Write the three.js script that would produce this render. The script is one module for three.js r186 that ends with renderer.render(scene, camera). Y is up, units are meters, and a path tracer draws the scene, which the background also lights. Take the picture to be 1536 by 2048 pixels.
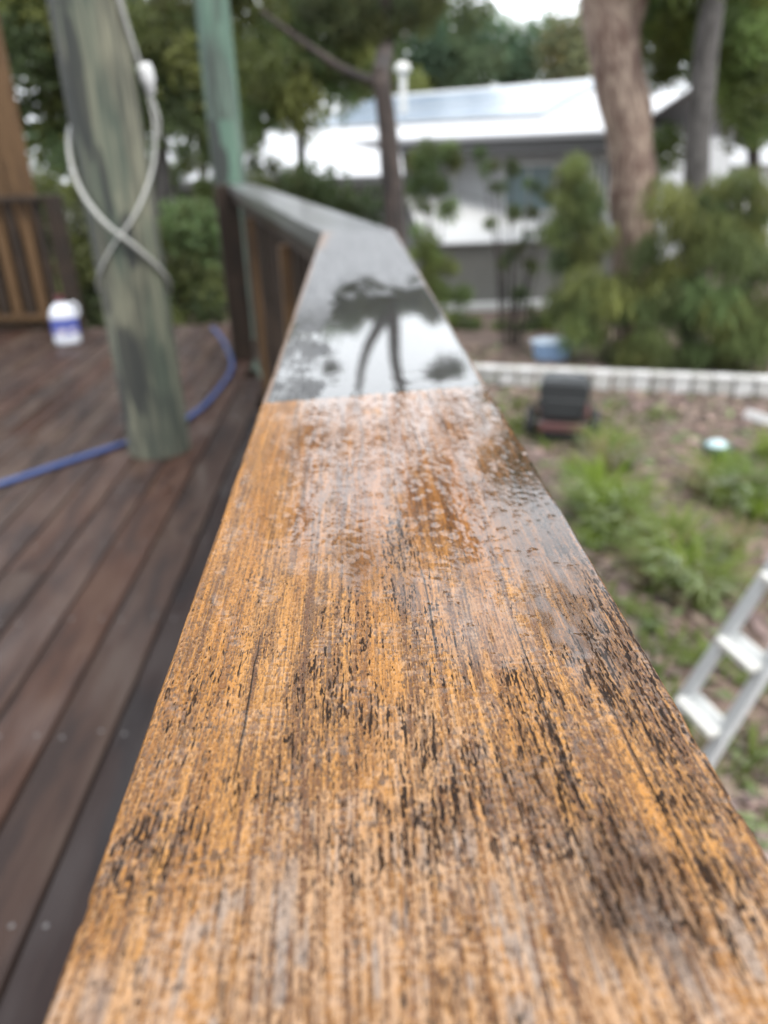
import * as THREE from 'three';
import { mergeGeometries } from 'three/addons/utils/BufferGeometryUtils.js';
import { RoundedBoxGeometry } from 'three/addons/geometries/RoundedBoxGeometry.js';

// ------------------------------------------------------------------ camera, sky, sun, exposure
const F = 1480, PITCH = Math.atan(715 / F), ROLL = THREE.MathUtils.degToRad(1.5), EYE = 1.132;
const scene = new THREE.Scene();
const camera = new THREE.PerspectiveCamera(2 * Math.atan(1024 / F) * 180 / Math.PI, 0.75, 0.01, 400);
camera.rotation.order = 'YXZ';
camera.position.set(0, EYE, 0);
camera.rotation.set(-PITCH, 0, -ROLL);
camera.focus = 0.222;
camera.userData.fStop = 7.6;
camera.updateMatrixWorld(true);
camera.updateProjectionMatrix();

const EXPOSURE = 3.0;
const renderer = new THREE.WebGLRenderer({ antialias: true });
renderer.setSize(768, 1024);
renderer.toneMapping = THREE.LinearToneMapping;
renderer.toneMappingExposure = EXPOSURE;
renderer.shadowMap.enabled = true;

// seeded random and value noise
function rng(seed) { let a = seed >>> 0; return () => { a = (a + 0x6D2B79F5) >>> 0; let t = a; t = Math.imul(t ^ (t >>> 15), t | 1); t ^= t + Math.imul(t ^ (t >>> 7), t | 61); return ((t ^ (t >>> 14)) >>> 0) / 4294967296; }; }
const LAT = new Float32Array(512 * 512); { const r = rng(11); for (let i = 0; i < LAT.length; i++) LAT[i] = r(); }
function N(x, y) {
  const fx = Math.floor(x), fy = Math.floor(y); let tx = x - fx, ty = y - fy;
  tx = tx * tx * (3 - 2 * tx); ty = ty * ty * (3 - 2 * ty);
  const x0 = fx & 511, x1 = (fx + 1) & 511, y0 = (fy & 511) << 9, y1 = ((fy + 1) & 511) << 9;
  const a = LAT[y0 + x0], b = LAT[y0 + x1], c = LAT[y1 + x0], d = LAT[y1 + x1];
  return a + (b - a) * tx + (c - a + (a - b - c + d) * tx) * ty;
}
function fbm(x, y, o = 4) { let s = 0, a = 0.5, n = 0; for (let i = 0; i < o; i++) { s += a * N(x, y); n += a; a *= 0.5; x = x * 2.03 + 17.7; y = y * 2.01 + 9.3; } return s / n; }
const clamp = (x, a = 0, b = 1) => x < a ? a : x > b ? b : x;
const sstep = (a, b, x) => { const t = clamp((x - a) / (b - a)); return t * t * (3 - 2 * t); };
const mix = (a, b, t) => a + (b - a) * t;

// an overcast sky: bright cloud with soft lighter and darker folds
{
  const W = 1024, H = 512, d = new Float32Array(W * H * 4);
  for (let j = 0; j < H; j++) for (let i = 0; i < W; i++) {
    const el = ((j + 0.5) / H - 0.5) * Math.PI, az = (i + 0.5) / W * 2 * Math.PI;
    const ce = Math.cos(el), x = ce * Math.cos(az), z = ce * Math.sin(az), y = Math.sin(el);
    let L = 0.96 + 0.30 * Math.max(0, y);
    const q = 1 / (Math.max(0, y) + 0.35);
    L *= 1 + 0.26 * (fbm(x * q * 2.2 + 40, z * q * 2.2 + 40, 4) - 0.5);
    if (y < 0) L = mix(L, 0.42, sstep(0, 0.12, -y));
    const k = (j * W + i) * 4;
    d[k] = L * 0.955; d[k + 1] = L * 1.0; d[k + 2] = L * 1.05; d[k + 3] = 1;
  }
  const sky = new THREE.DataTexture(d, W, H, THREE.RGBAFormat, THREE.FloatType);
  sky.mapping = THREE.EquirectangularReflectionMapping; sky.magFilter = THREE.LinearFilter; sky.needsUpdate = true;
  scene.background = sky; scene.environment = sky;
}
const sun = new THREE.DirectionalLight(new THREE.Color(1, 0.95, 0.87), 1.3);
sun.position.set(8, 18, 9); sun.castShadow = true; sun.shadow.radius = 28;
Object.assign(sun.shadow.camera, { left: -30, right: 30, top: 30, bottom: -30, near: 1, far: 90 });
sun.shadow.mapSize.set(2048, 2048);
scene.add(sun, sun.target);

// ------------------------------------------------------------------ pixels of the 1536 x 2048 photograph to places
const eye = camera.position.clone();
function rayOf(px, py) { return new THREE.Vector3(px / 768 - 1, 1 - py / 1024, 0.5).unproject(camera).sub(eye).normalize(); }
function onLevel(px, py, Y) { const r = rayOf(px, py); return eye.clone().addScaledVector(r, (Y - EYE) / r.y); }      // where the pixel's ray meets the level Y
function atDist(px, py, d) { const r = rayOf(px, py); return eye.clone().addScaledVector(r, d / Math.hypot(r.x, r.z)); } // at a level distance d
const pxSize = (px, d) => px * d / F;

// ------------------------------------------------------------------ helpers
const GROUND = -1.87;
const taken = {};
function named(base) { const n = taken[base] = (taken[base] ?? -1) + 1; return n ? `${base}_${String(n).padStart(3, '0')}` : base; }
function shade(o) { o.castShadow = true; o.receiveShadow = true; return o; }
function tag(o, label, category, group, kind) { if (label) o.userData.label = label; if (category) o.userData.category = category; if (group) o.userData.group = group; if (kind) o.userData.kind = kind; return o; }
function thing(name, label, category, pos = [0, 0, 0], turn = 0, group, kind) { const g = new THREE.Group(); g.name = named(name); g.position.set(...pos); g.rotation.y = turn; scene.add(tag(g, label, category, group, kind)); return g; }
function part(name, geo, mat, parent, pos, turn) { const m = shade(new THREE.Mesh(geo, mat)); m.name = name; if (pos) m.position.set(...pos); if (turn) m.rotation.set(...turn); parent.add(m); return m; }
function copyOf(o, label) { const c = o.clone(); c.name = named(o.name.replace(/_\d{3}$/, '')); c.userData = { ...o.userData }; if (label) c.userData.label = label; scene.add(c); return c; }
const rgb = (r, g, b) => new THREE.Color().setRGB(r, g, b);
const K = 0.68; // base colours below are written for a brighter scale
function mat(r, g, b, rough = 0.7, extra = {}) { return new THREE.MeshStandardMaterial({ color: rgb(r * K, g * K, b * K), roughness: rough, ...extra }); }
const ENC = new Uint8Array(4097); for (let i = 0; i <= 4096; i++) { const x = i / 4096; ENC[i] = Math.round(255 * (x <= 0.0031308 ? 12.92 * x : 1.055 * Math.pow(x, 1 / 2.4) - 0.055)); }
const enc = (x) => ENC[Math.round(clamp(x) * 4096)];
function dataTex(d, w, h, srgb, clampEdge) {
  const t = new THREE.DataTexture(d, w, h, THREE.RGBAFormat, THREE.UnsignedByteType);
  t.magFilter = THREE.LinearFilter; t.minFilter = THREE.LinearMipmapLinearFilter; t.generateMipmaps = true;
  t.wrapS = t.wrapT = clampEdge ? THREE.ClampToEdgeWrapping : THREE.RepeatWrapping;
  if (srgb) t.colorSpace = THREE.SRGBColorSpace; t.needsUpdate = true; return t;
}
function colorTex(w, h, fn) { const d = new Uint8Array(w * h * 4), c = [0, 0, 0]; for (let j = 0, k = 0; j < h; j++) for (let i = 0; i < w; i++, k += 4) { fn(i / w, j / h, c); d[k] = enc(c[0] * K); d[k + 1] = enc(c[1] * K); d[k + 2] = enc(c[2] * K); d[k + 3] = 255; } return dataTex(d, w, h, true); }
function greyTex(w, h, fn) { const d = new Uint8Array(w * h * 4); for (let j = 0, k = 0; j < h; j++) for (let i = 0; i < w; i++, k += 4) { const v = 255 * clamp(fn(i / w, j / h)); d[k] = d[k + 1] = d[k + 2] = v; d[k + 3] = 255; } return dataTex(d, w, h, false); }
const tint = (c, a, b, t) => { c[0] = mix(a[0], b[0], t); c[1] = mix(a[1], b[1], t); c[2] = mix(a[2], b[2], t); };
const over = (c, b, t) => { c[0] = mix(c[0], b[0], t); c[1] = mix(c[1], b[1], t); c[2] = mix(c[2], b[2], t); };
function rbox(w, h, d, r = 0.004, s = 1) { return new RoundedBoxGeometry(w, h, d, s, r); }
function metreUV(geo, sx = 1, sy = 1, ox = 0, oy = 0) { // box-like uv in metres; the long axis of the piece runs along v
  const p = geo.attributes.position, n = geo.attributes.normal, uv = new Float32Array(p.count * 2);
  geo.computeBoundingBox(); const s = geo.boundingBox.getSize(new THREE.Vector3()), L = s.x >= s.y && s.x >= s.z ? 0 : s.y >= s.z ? 1 : 2;
  for (let i = 0; i < p.count; i++) {
    const P = [p.getX(i), p.getY(i), p.getZ(i)], A = [Math.abs(n.getX(i)), Math.abs(n.getY(i)), Math.abs(n.getZ(i))];
    const k = A[0] > A[1] && A[0] > A[2] ? 0 : A[1] > A[2] ? 1 : 2; const rest = [0, 1, 2].filter((a) => a !== k);
    const v = rest.includes(L) ? L : rest[1], u = rest.find((a) => a !== v);
    uv[2 * i] = P[u] * sx + ox; uv[2 * i + 1] = P[v] * sy + oy;
  }
  geo.setAttribute('uv', new THREE.BufferAttribute(uv, 2)); return geo;
}
function tube(pts, r0, r1 = r0, seg = 24, rad = 8, wob = 0, seed = 0) { // tapered tube through points
  const curve = new THREE.CatmullRomCurve3(pts, false, 'centripetal'), fr = curve.computeFrenetFrames(seg, false), pos = [], uv = [], idx = [], len = curve.getLength();
  for (let i = 0; i <= seg; i++) {
    const t = i / seg, P = curve.getPointAt(t), R = mix(r0, r1, t);
    for (let j = 0; j <= rad; j++) {
      const a = j / rad * 2 * Math.PI, q = R * (1 + wob * (N(Math.cos(a) * 1.3 + seed + 20, t * len * 2 + Math.sin(a) * 1.3 + 20) - 0.5));
      const v = P.clone().addScaledVector(fr.normals[i], Math.cos(a) * q).addScaledVector(fr.binormals[i], Math.sin(a) * q);
      pos.push(v.x, v.y, v.z); uv.push(j / rad * 2 * Math.PI * r0, t * len);
    }
  }
  for (let i = 0; i < seg; i++) for (let j = 0; j < rad; j++) { const a = i * (rad + 1) + j, b = a + rad + 1; idx.push(a, a + 1, b, b, a + 1, b + 1); }
  const c0 = pos.length / 3; const s = curve.getPointAt(0), e = curve.getPointAt(1); pos.push(s.x, s.y, s.z, e.x, e.y, e.z); uv.push(0, 0, 0, len);
  for (let j = 0; j < rad; j++) { idx.push(c0, j + 1, j); const b = seg * (rad + 1) + j; idx.push(c0 + 1, b, b + 1); }
  const g = new THREE.BufferGeometry(); g.setAttribute('position', new THREE.Float32BufferAttribute(pos, 3)); g.setAttribute('uv', new THREE.Float32BufferAttribute(uv, 2)); g.setIndex(idx); g.computeVertexNormals(); return g;
}
const V = (x, y, z) => new THREE.Vector3(x, y, z);
function beam(a, b, w, h, r = 0.004) { // a squared bar from a to b (in the parent's axes): geometry placed there
  const L = a.distanceTo(b), g = metreUV(rbox(w, L, h, Math.min(r, w / 3, h / 3)));
  const q = new THREE.Quaternion().setFromUnitVectors(V(0, 1, 0), b.clone().sub(a).normalize());
  g.applyQuaternion(q); g.translate((a.x + b.x) / 2, (a.y + b.y) / 2, (a.z + b.z) / 2); return g;
}
function prism(poly, y0, y1, bevel = 0.003) { // poly: [x, z] outline, extruded from level y0 to y1
  const sh = new THREE.Shape(poly.map(([x, z]) => new THREE.Vector2(x, -z)));
  const g = new THREE.ExtrudeGeometry(sh, { depth: y1 - y0 - 2 * bevel, bevelEnabled: bevel > 0, bevelSize: bevel, bevelThickness: bevel, bevelOffset: -bevel, bevelSegments: 2 });
  g.rotateX(-Math.PI / 2); g.translate(0, y0 + bevel, 0); return g;
}

// ------------------------------------------------------------------ wood textures for deck and framing
const deckColor = colorTex(512, 1024, (u, v, c) => { // 0.5 m x 2 m, wet stained hardwood
  const x = u * 512, y = v * 1024, g = 0.4 * N(x * 0.5, y * 0.02) + 0.35 * N(x * 0.22 + 9, y * 0.01) + 0.25 * N(x * 0.9 + 4, y * 0.06), b = fbm(x * 0.02, y * 0.008 + 30, 4);
  tint(c, [0.058, 0.039, 0.034], [0.102, 0.068, 0.056], g); over(c, [0.125, 0.10, 0.084], 0.4 * sstep(0.5, 0.72, b)); over(c, [0.03, 0.025, 0.027], 0.6 * sstep(0.52, 0.3, b));
});
const deckBump = greyTex(512, 512, (u, v) => 0.55 * N(u * 256, v * 14) + 0.45 * N(u * 110 + 7, v * 6));
const deckGloss = greyTex(256, 512, (u, v) => 0.42 + 0.5 * sstep(0.3, 0.65, fbm(u * 7 + 3, v * 7 + 50, 4)));
const darkWood = colorTex(256, 512, (u, v, c) => { const g = 0.6 * N(u * 120, v * 9) + 0.4 * N(u * 40 + 5, v * 4); tint(c, [0.014, 0.010, 0.008], [0.050, 0.034, 0.024], g); over(c, [0.02, 0.016, 0.014], 0.5 * sstep(0.5, 0.7, fbm(u * 8, v * 8))); });
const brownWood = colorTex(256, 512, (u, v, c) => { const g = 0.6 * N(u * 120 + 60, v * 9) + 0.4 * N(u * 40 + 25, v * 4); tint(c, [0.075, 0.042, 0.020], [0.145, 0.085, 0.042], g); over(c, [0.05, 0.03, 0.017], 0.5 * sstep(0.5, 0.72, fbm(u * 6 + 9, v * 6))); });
const woodBump = greyTex(256, 256, (u, v) => 0.6 * N(u * 128, v * 10) + 0.4 * N(u * 50 + 3, v * 5));
const M = {
  dark: new THREE.MeshPhysicalMaterial({ specularIntensity: 0.3, map: darkWood, bumpMap: woodBump, bumpScale: 0.0015, roughness: 0.55 }),
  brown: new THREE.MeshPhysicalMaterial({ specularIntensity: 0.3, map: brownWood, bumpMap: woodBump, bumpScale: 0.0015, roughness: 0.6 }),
  screw: mat(0.10, 0.09, 0.088, 0.5),
};

// ------------------------------------------------------------------ ground
{
  const t = colorTex(1024, 1024, (u, v, c) => { // 6 m of mulch, bare soil and worn grass
    const a = fbm(u * 10, v * 10, 5), b = fbm(u * 40 + 5, v * 40, 4), s = N(u * 330, v * 330);
    tint(c, [0.072, 0.044, 0.033], [0.155, 0.098, 0.074], b); over(c, [0.23, 0.17, 0.135], 0.6 * sstep(0.64, 0.8, s)); over(c, [0.085, 0.080, 0.040], 0.4 * sstep(0.56, 0.70, a)); over(c, [0.04, 0.03, 0.022], 0.5 * sstep(0.36, 0.2, s));
  });
  t.repeat.set(1 / 6, 1 / 6);
  const g = new THREE.PlaneGeometry(360, 360, 90, 90); g.rotateX(-Math.PI / 2);
  const p = g.attributes.position, uv = g.attributes.uv; for (let i = 0; i < p.count; i++) { const x = p.getX(i), z = p.getZ(i), d = Math.hypot(x, z); p.setY(i, GROUND + (d > 26 ? 0.012 * (d - 26) : 0)); uv.setXY(i, x, z); }
  g.computeVertexNormals();
  const o = part('garden_ground', g, new THREE.MeshStandardMaterial({ map: t, roughness: 0.95 }), scene);
  tag(o, 'pinkish brown mulched garden ground with patches of grass', 'ground', null, 'structure');
}

// ------------------------------------------------------------------ the near railing: wet cleaned timber handrail
const RAIL_TURN = 0.0305, RAIL_X = 0.0112, RAIL_END = 1.515;
const railing = thing('deck_railing', 'near deck railing with wet handrail cleaned to orange up to a sharp grey line', 'railing', [RAIL_X, 0, 0], RAIL_TURN, 'railings round the deck');
railing.updateMatrixWorld(true);
function railUS(px, py) { const p = railing.worldToLocal(onLevel(px, py, 1.0)); return [p.x * 1000, -p.z * 1000]; } // millimetres across and along the rail
const blobs = (list) => list.map(([px, py, ru, rs, k]) => { const [u, s] = railUS(px, py); return [u, s, ru, rs, k]; });
const DARK = blobs([[795, 1090, 6, 22, 0.9], [800, 1180, 5, 16, 0.8], [660, 1380, 10, 16, 0.9], [745, 1420, 6, 9, 0.9], [640, 1500, 10, 12, 0.8], [560, 1570, 12, 10, 0.7], [1060, 1390, 8, 15, 1], [1090, 1490, 8, 12, 1], [1120, 1600, 10, 12, 0.9],
  [1200, 1330, 10, 18, 0.9], [1180, 1700, 12, 10, 1], [1330, 1800, 15, 10, 0.8], [400, 1400, 8, 12, 0.4], [330, 1700, 12, 10, 0.7], [700, 1700, 10, 8, 0.8], [900, 1640, 22, 12, 0.6], [700, 1250, 9, 20, 0.6], [1300, 1400, 10, 22, 0.9], [1220, 1240, 8, 26, 1], [430, 1750, 10, 8, 0.5], [880, 1300, 10, 22, 0.5], [1400, 1600, 9, 10, 0.7], [1450, 1780, 12, 10, 0.6], [820, 1480, 9, 14, 0.7], [980, 1540, 10, 12, 0.7]]);
const STAIN = blobs([[1085, 1120, 8, 34, 1], [1110, 1220, 8, 18, 1], [1150, 1275, 7, 12, 0.9], [1010, 1020, 6, 22, 0.7], [1250, 1745, 9, 11, 0.9], [1225, 1840, 11, 6, 0.9], [720, 1120, 9, 18, 0.45], [800, 1180, 6, 30, 0.4], [1350, 1850, 9, 8, 0.6], [1070, 1580, 8, 10, 0.5], [1200, 1820, 14, 10, 0.6]]);
const BLEACH_SHEEN = blobs([[850, 1860, 44, 16, 1.1], [1050, 1900, 44, 14, 1.1], [600, 1850, 26, 12, 0.9], [900, 1750, 38, 12, 0.9], [1000, 2020, 80, 8, 1.1], [400, 2000, 40, 8, 0.8], [860, 1520, 12, 20, 0.5], [700, 1960, 50, 8, 0.9], [1300, 1960, 45, 8, 0.8], [960, 1250, 14, 20, 0.4], [640, 1640, 14, 8, 0.6]]);  // bleached patches, plus wet sheen painted as pale colour
const mask = (list, u, s) => { let m = 0; for (const b of list) { const x = (u - b[0]) / b[2], y = (s - b[1]) / b[3], d = x * x + y * y; if (d < 2.2) { const k = b[4] * (1 - sstep(0.25, 2.2, d)); if (k > m) m = k; } } return m; };
// where the cleaning stopped: a line slightly skewed across the rail
const [cu0, cs0] = railUS(535, 806), [cu1, cs1] = railUS(960, 771);
const lineAt = (u) => cs0 + (cs1 - cs0) * (u - cu0) / (cu1 - cu0);
// how much water stands on the wood at (u, s) in millimetres
const WETPATCH = blobs([[960, 1240, 16, 20, 0.75], [1110, 1280, 8, 12, 0.8], [640, 980, 12, 40, 0.7], [1090, 1150, 11, 34, 0.9], [1140, 1230, 9, 18, 0.8], [1180, 1330, 7, 12, 0.6], [850, 1180, 10, 14, 0.6], [720, 1130, 10, 18, 0.6]]);
function wetness(u, s) {
  const n = fbm(u * 0.05 + 30, s * 0.02 + 11, 4), e = N(u * 0.35 + 3, s * 0.12);
  const cut = lineAt(u);
  if (s > cut) return sstep(0.32, 0.58, n * 0.55 + e * 0.16 + 0.42 * sstep(-44, -20, u + 20 * (n - 0.5)) * sstep(990, 740, s + 420 * (n - 0.5) + 70 * (e - 0.5)) - 0.06 + 0.1 * sstep(760, 600, s)) * sstep(1010, 780, s + 420 * (n - 0.5) + 70 * (e - 0.5)) * sstep(71, 63, u);
  const far = sstep(205 - 34 * sstep(5, 35, u), 290 - 40 * sstep(5, 35, u), s + 70 * (n - 0.5)) * sstep(-54, -30, u + 24 * (n - 0.5));
  return clamp(Math.max(far * sstep(0.22, 0.42, n * 0.7 + e * 0.3), mask(WETPATCH, u, s) * sstep(0.3, 0.5, 0.5 * n + 0.5 * e)));
}
const CRACKS = [[34, 118, 190, 0.22], [52, 78, 150, 0.25], [8, 175, 240, 0.2], [-44, 130, 190, 0.18]]; // across, from, to, half width in millimetres
const FIELD = { c: [0, 0, 0], h: 0, coat: 0, rough: 0.4 };
function railField(u, s) {
  const F_ = FIELD, c = F_.c;
  const uw = u + 2.4 * (N(s * 0.006 + 3, u * 0.03 + 7) - 0.5) * 2 + 0.5 * N(s * 0.03, u * 0.1);
  const f1 = N(uw * 0.5, s * 0.011), f2 = N(uw * 1.25 + 31, s * 0.035 + 5), f3 = N(uw * 2.6 + 77, s * 0.10), f4 = N(uw * 0.16 + 50, s * 0.004);
  const fz = N(u * 2.3 + 9, s * 2.2), fx = N(u * 0.55 + 2, s * 1.1 + 40), fib = N(uw * 2.1 + 12, s * 0.35);
  const big = fbm(u * 0.035 + 60, s * 0.018 + 20, 4), cut = lineAt(u) + 3.0 * (N(u * 0.4, 3.3) - 0.5);
  const wet = wetness(u, s);
  if (s < cut) { // cleaned orange wood
    const edge = sstep(40, 62, u) * sstep(150, 230, s) * sstep(0.28, 0.6, big + 0.25 * f1) + 0.8 * sstep(55, 66, u) * sstep(120, 180, s);
    const near = sstep(240, 110, s), D = clamp(Math.max(mask(DARK, u, s) * (0.5 + 0.9 * big), 0.9 * edge) + 0.30 * sstep(0.50, 0.74, big));
    const B = mask(BLEACH_SHEEN, u, s), S = mask(STAIN, u, s);
    const brk = N(uw * 0.8 + 3, s * 0.06 + 31), la = (1 - sstep(0, 0.16, Math.abs(N(uw * 0.55 + 14, s * 0.008) - 0.5) * 2)) * sstep(0.3, 0.7, brk), lb = (1 - sstep(0, 0.30, Math.abs(N(uw * 1.35 + 44, s * 0.025) - 0.5) * 2)) * sstep(0.35, 0.7, 1 - brk);
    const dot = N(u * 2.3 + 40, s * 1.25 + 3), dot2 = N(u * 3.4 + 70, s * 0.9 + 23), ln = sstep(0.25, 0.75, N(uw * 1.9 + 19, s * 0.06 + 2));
    const tone = 0.24 * f1 + 0.20 * f2 + 0.14 * f3 + 0.15 * ln + 0.14 * dot + 0.13 * dot2;
    tint(c, [0.082, 0.029, 0.005], [0.335, 0.150, 0.029], sstep(0.28, 0.72, tone));
    over(c, [0.29, 0.112, 0.011], 0.65 * sstep(0.46, 0.72, f4) * (1 - near * 0.4) * (0.5 + 0.5 * ln));                // golden bands
    over(c, [0.065, 0.028, 0.009], 0.66 * Math.max(la, 0.8 * lb));                                                      // grain lines
    over(c, [0.385, 0.215, 0.095], (0.30 + 0.22 * near) * sstep(0.52, 0.80, 0.5 * dot + 0.1 * fx + 0.4 * dot2));    // pale fibre dots, with wet glints painted into the colour
    over(c, [0.345, 0.220, 0.135], 0.62 * clamp(B) * sstep(0.30, 0.66, 0.2 * fx + 0.3 * dot + 0.2 * dot2 + 0.3 * ln));                    // bleached fuzz, and wet sky sheen painted pale
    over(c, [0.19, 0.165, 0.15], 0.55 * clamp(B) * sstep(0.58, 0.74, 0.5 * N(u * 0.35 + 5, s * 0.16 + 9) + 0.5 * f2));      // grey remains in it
    over(c, [0.050, 0.030, 0.022], 0.8 * sstep(44, 60, u + 14 * (N(s * 0.02 + 9, 2.2) - 0.5)) * sstep(140, 215, s + 40 * (big - 0.5)) * sstep(0.36, 0.6, 0.4 * big + 0.35 * f2 + 0.25 * dot));    // old dark film left along the outer edge
    over(c, [0.050, 0.021, 0.006], S * 0.88 * sstep(0.25, 0.6, 0.5 * f2 + 0.3 * f3 + 0.2 * dot));                     // brown stain in the softer grain
    const k = 0.34 * N(uw * 1.9 + 5, s * 0.11 + 90) + 0.33 * N(uw * 3.0 + 9, s * 0.32 + 60) + 0.33 * N(uw * 2.6 + 12, s * 0.8);
    const thr = 0.77 - 0.235 * D, fl = sstep(thr, thr + 0.06, k);
    over(c, S > 0.4 ? [0.012, 0.006, 0.003] : [0.013, 0.009, 0.008], 0.95 * fl);                                          // black weathered flecks left in the pores
    const k2 = 0.6 * N(uw * 1.8 + 3, s * 0.6 + 8) + 0.4 * dot2, t2 = 0.66 - 0.12 * D; over(c, [0.045, 0.019, 0.006], 0.75 * sstep(t2, t2 + 0.09, k2));
    let crack = 0; for (const [k0, a0, a1, w] of CRACKS) if (s > a0 && s < a1) { const e = Math.min(1, (s - a0) / 12, (a1 - s) / 25), du = Math.abs(u - k0 - 2.2 * (N(s * 0.02 + k0, 6.6) - 0.5) - 0.5 * (N(s * 0.16, k0 + 9) - 0.5)); crack = Math.max(crack, 1 - sstep(w * e * 0.6, w * e + 0.12, du)); }
    if (crack > 0) over(c, [0.012, 0.006, 0.003], 0.9 * crack);
    F_.h = 0.16 * f2 + 0.14 * f3 + 0.10 * f1 + 0.18 * ln + 0.32 * dot * (0.7 + 0.4 * near) + 0.20 * dot2 + 0.08 * fx - 0.22 * fl - 0.16 * Math.max(la, lb) - 0.5 * crack;
    F_.rough = mix(0.24, 0.42, fz) - 0.08 * S;
    if (wet > 0) { over(c, [c[0] * 0.66, c[1] * 0.56, c[2] * 0.42], wet); F_.h = mix(F_.h, 0.45 * F_.h + 0.25, wet); F_.rough = mix(F_.rough, 0.3, wet); }
    F_.coat = clamp(0.07 + 0.34 * sstep(0.45, 0.62, N(u * 0.16 + 8, s * 0.10 + 1)) * sstep(0.35, 0.65, fx) + 0.9 * wet); F_.spec = mix(0.40, 0.08, wet) * (1 - 0.85 * Math.max(fl, crack)); F_.coat *= 1 - 0.8 * fl * (1 - wet);
  } else { // weathered grey wood, dark where it is soaked
    const worn = sstep(-65, -67, u + 3 * (f1 - 0.5)) + sstep(66, 68, u + 2 * (f1 - 0.5)) + 0.9 * sstep(-46, -58, u + 0.03 * (1500 - s) + 10 * (N(u * 0.2, s * 0.01) - 0.5)) * sstep(1180, 1320, s + 60 * (N(u * 0.1, s * 0.02) - 0.5));
    const tone = 0.4 * f1 + 0.35 * f2 + 0.25 * f3;
    tint(c, [0.095, 0.097, 0.103], [0.215, 0.216, 0.224], sstep(0.25, 0.75, tone));
    over(c, [0.030, 0.030, 0.032], 0.7 * sstep(0.60, 0.74, 0.6 * f2 + 0.4 * f1));
    const soak = clamp(wet + 0.8 * sstep(860, 640, s + 140 * (big - 0.5)) * (0.55 + 0.45 * f1));
    over(c, [0.018, 0.017, 0.015], soak * (0.97 - 0.22 * (1 - wet) * sstep(0.5, 0.8, f1)));
    over(c, [0.24, 0.15, 0.10], 0.6 * clamp(worn));
    F_.h = 0.5 * f2 + 0.3 * f3 + 0.2 * f1; F_.rough = 0.5;
    if (wet > 0) { F_.h = mix(F_.h, 0.5, 0.85 * wet); F_.rough = mix(0.5, 0.2, wet); }
    F_.coat = wet; F_.spec = mix(mix(0.42, 0.12, soak), 0.02, wet);
  }
  return F_;
}
function railTextures(w, h, s0, s1) {
  const col = new Uint8Array(w * h * 4), bmp = new Uint8Array(w * h * 4), wetd = new Uint8Array(w * h * 4);
  for (let j = 0, k = 0; j < h; j++) for (let i = 0; i < w; i++, k += 4) {
    const f = railField(((i + 0.5) / w - 0.5) * 160, mix(s0, s1, (j + 0.5) / h));
    col[k] = enc(f.c[0] * K); col[k + 1] = enc(f.c[1] * K); col[k + 2] = enc(f.c[2] * K); col[k + 3] = 255;
    bmp[k] = bmp[k + 1] = bmp[k + 2] = 255 * clamp(f.h); bmp[k + 3] = 255;
    wetd[k] = 255 * f.coat; wetd[k + 1] = 255 * f.rough; wetd[k + 2] = 0; wetd[k + 3] = 255 * f.spec;
  }
  const out = [dataTex(col, w, h, true, true), dataTex(bmp, w, h, false, true), dataTex(wetd, w, h, false, true)];
  for (const t of out) { t.repeat.set(1 / 0.16, 1000 / (s1 - s0)); t.offset.set(0.5, -s0 / (s1 - s0)); }
  const [map, bumpMap, wm] = out;
  return new THREE.MeshPhysicalMaterial({ map, bumpMap, bumpScale: 0.0012, roughness: 1, specularIntensity: 1, specularIntensityMap: wm, roughnessMap: wm, clearcoat: 1, clearcoatMap: wm, clearcoatRoughness: 0.03 });
}
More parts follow.
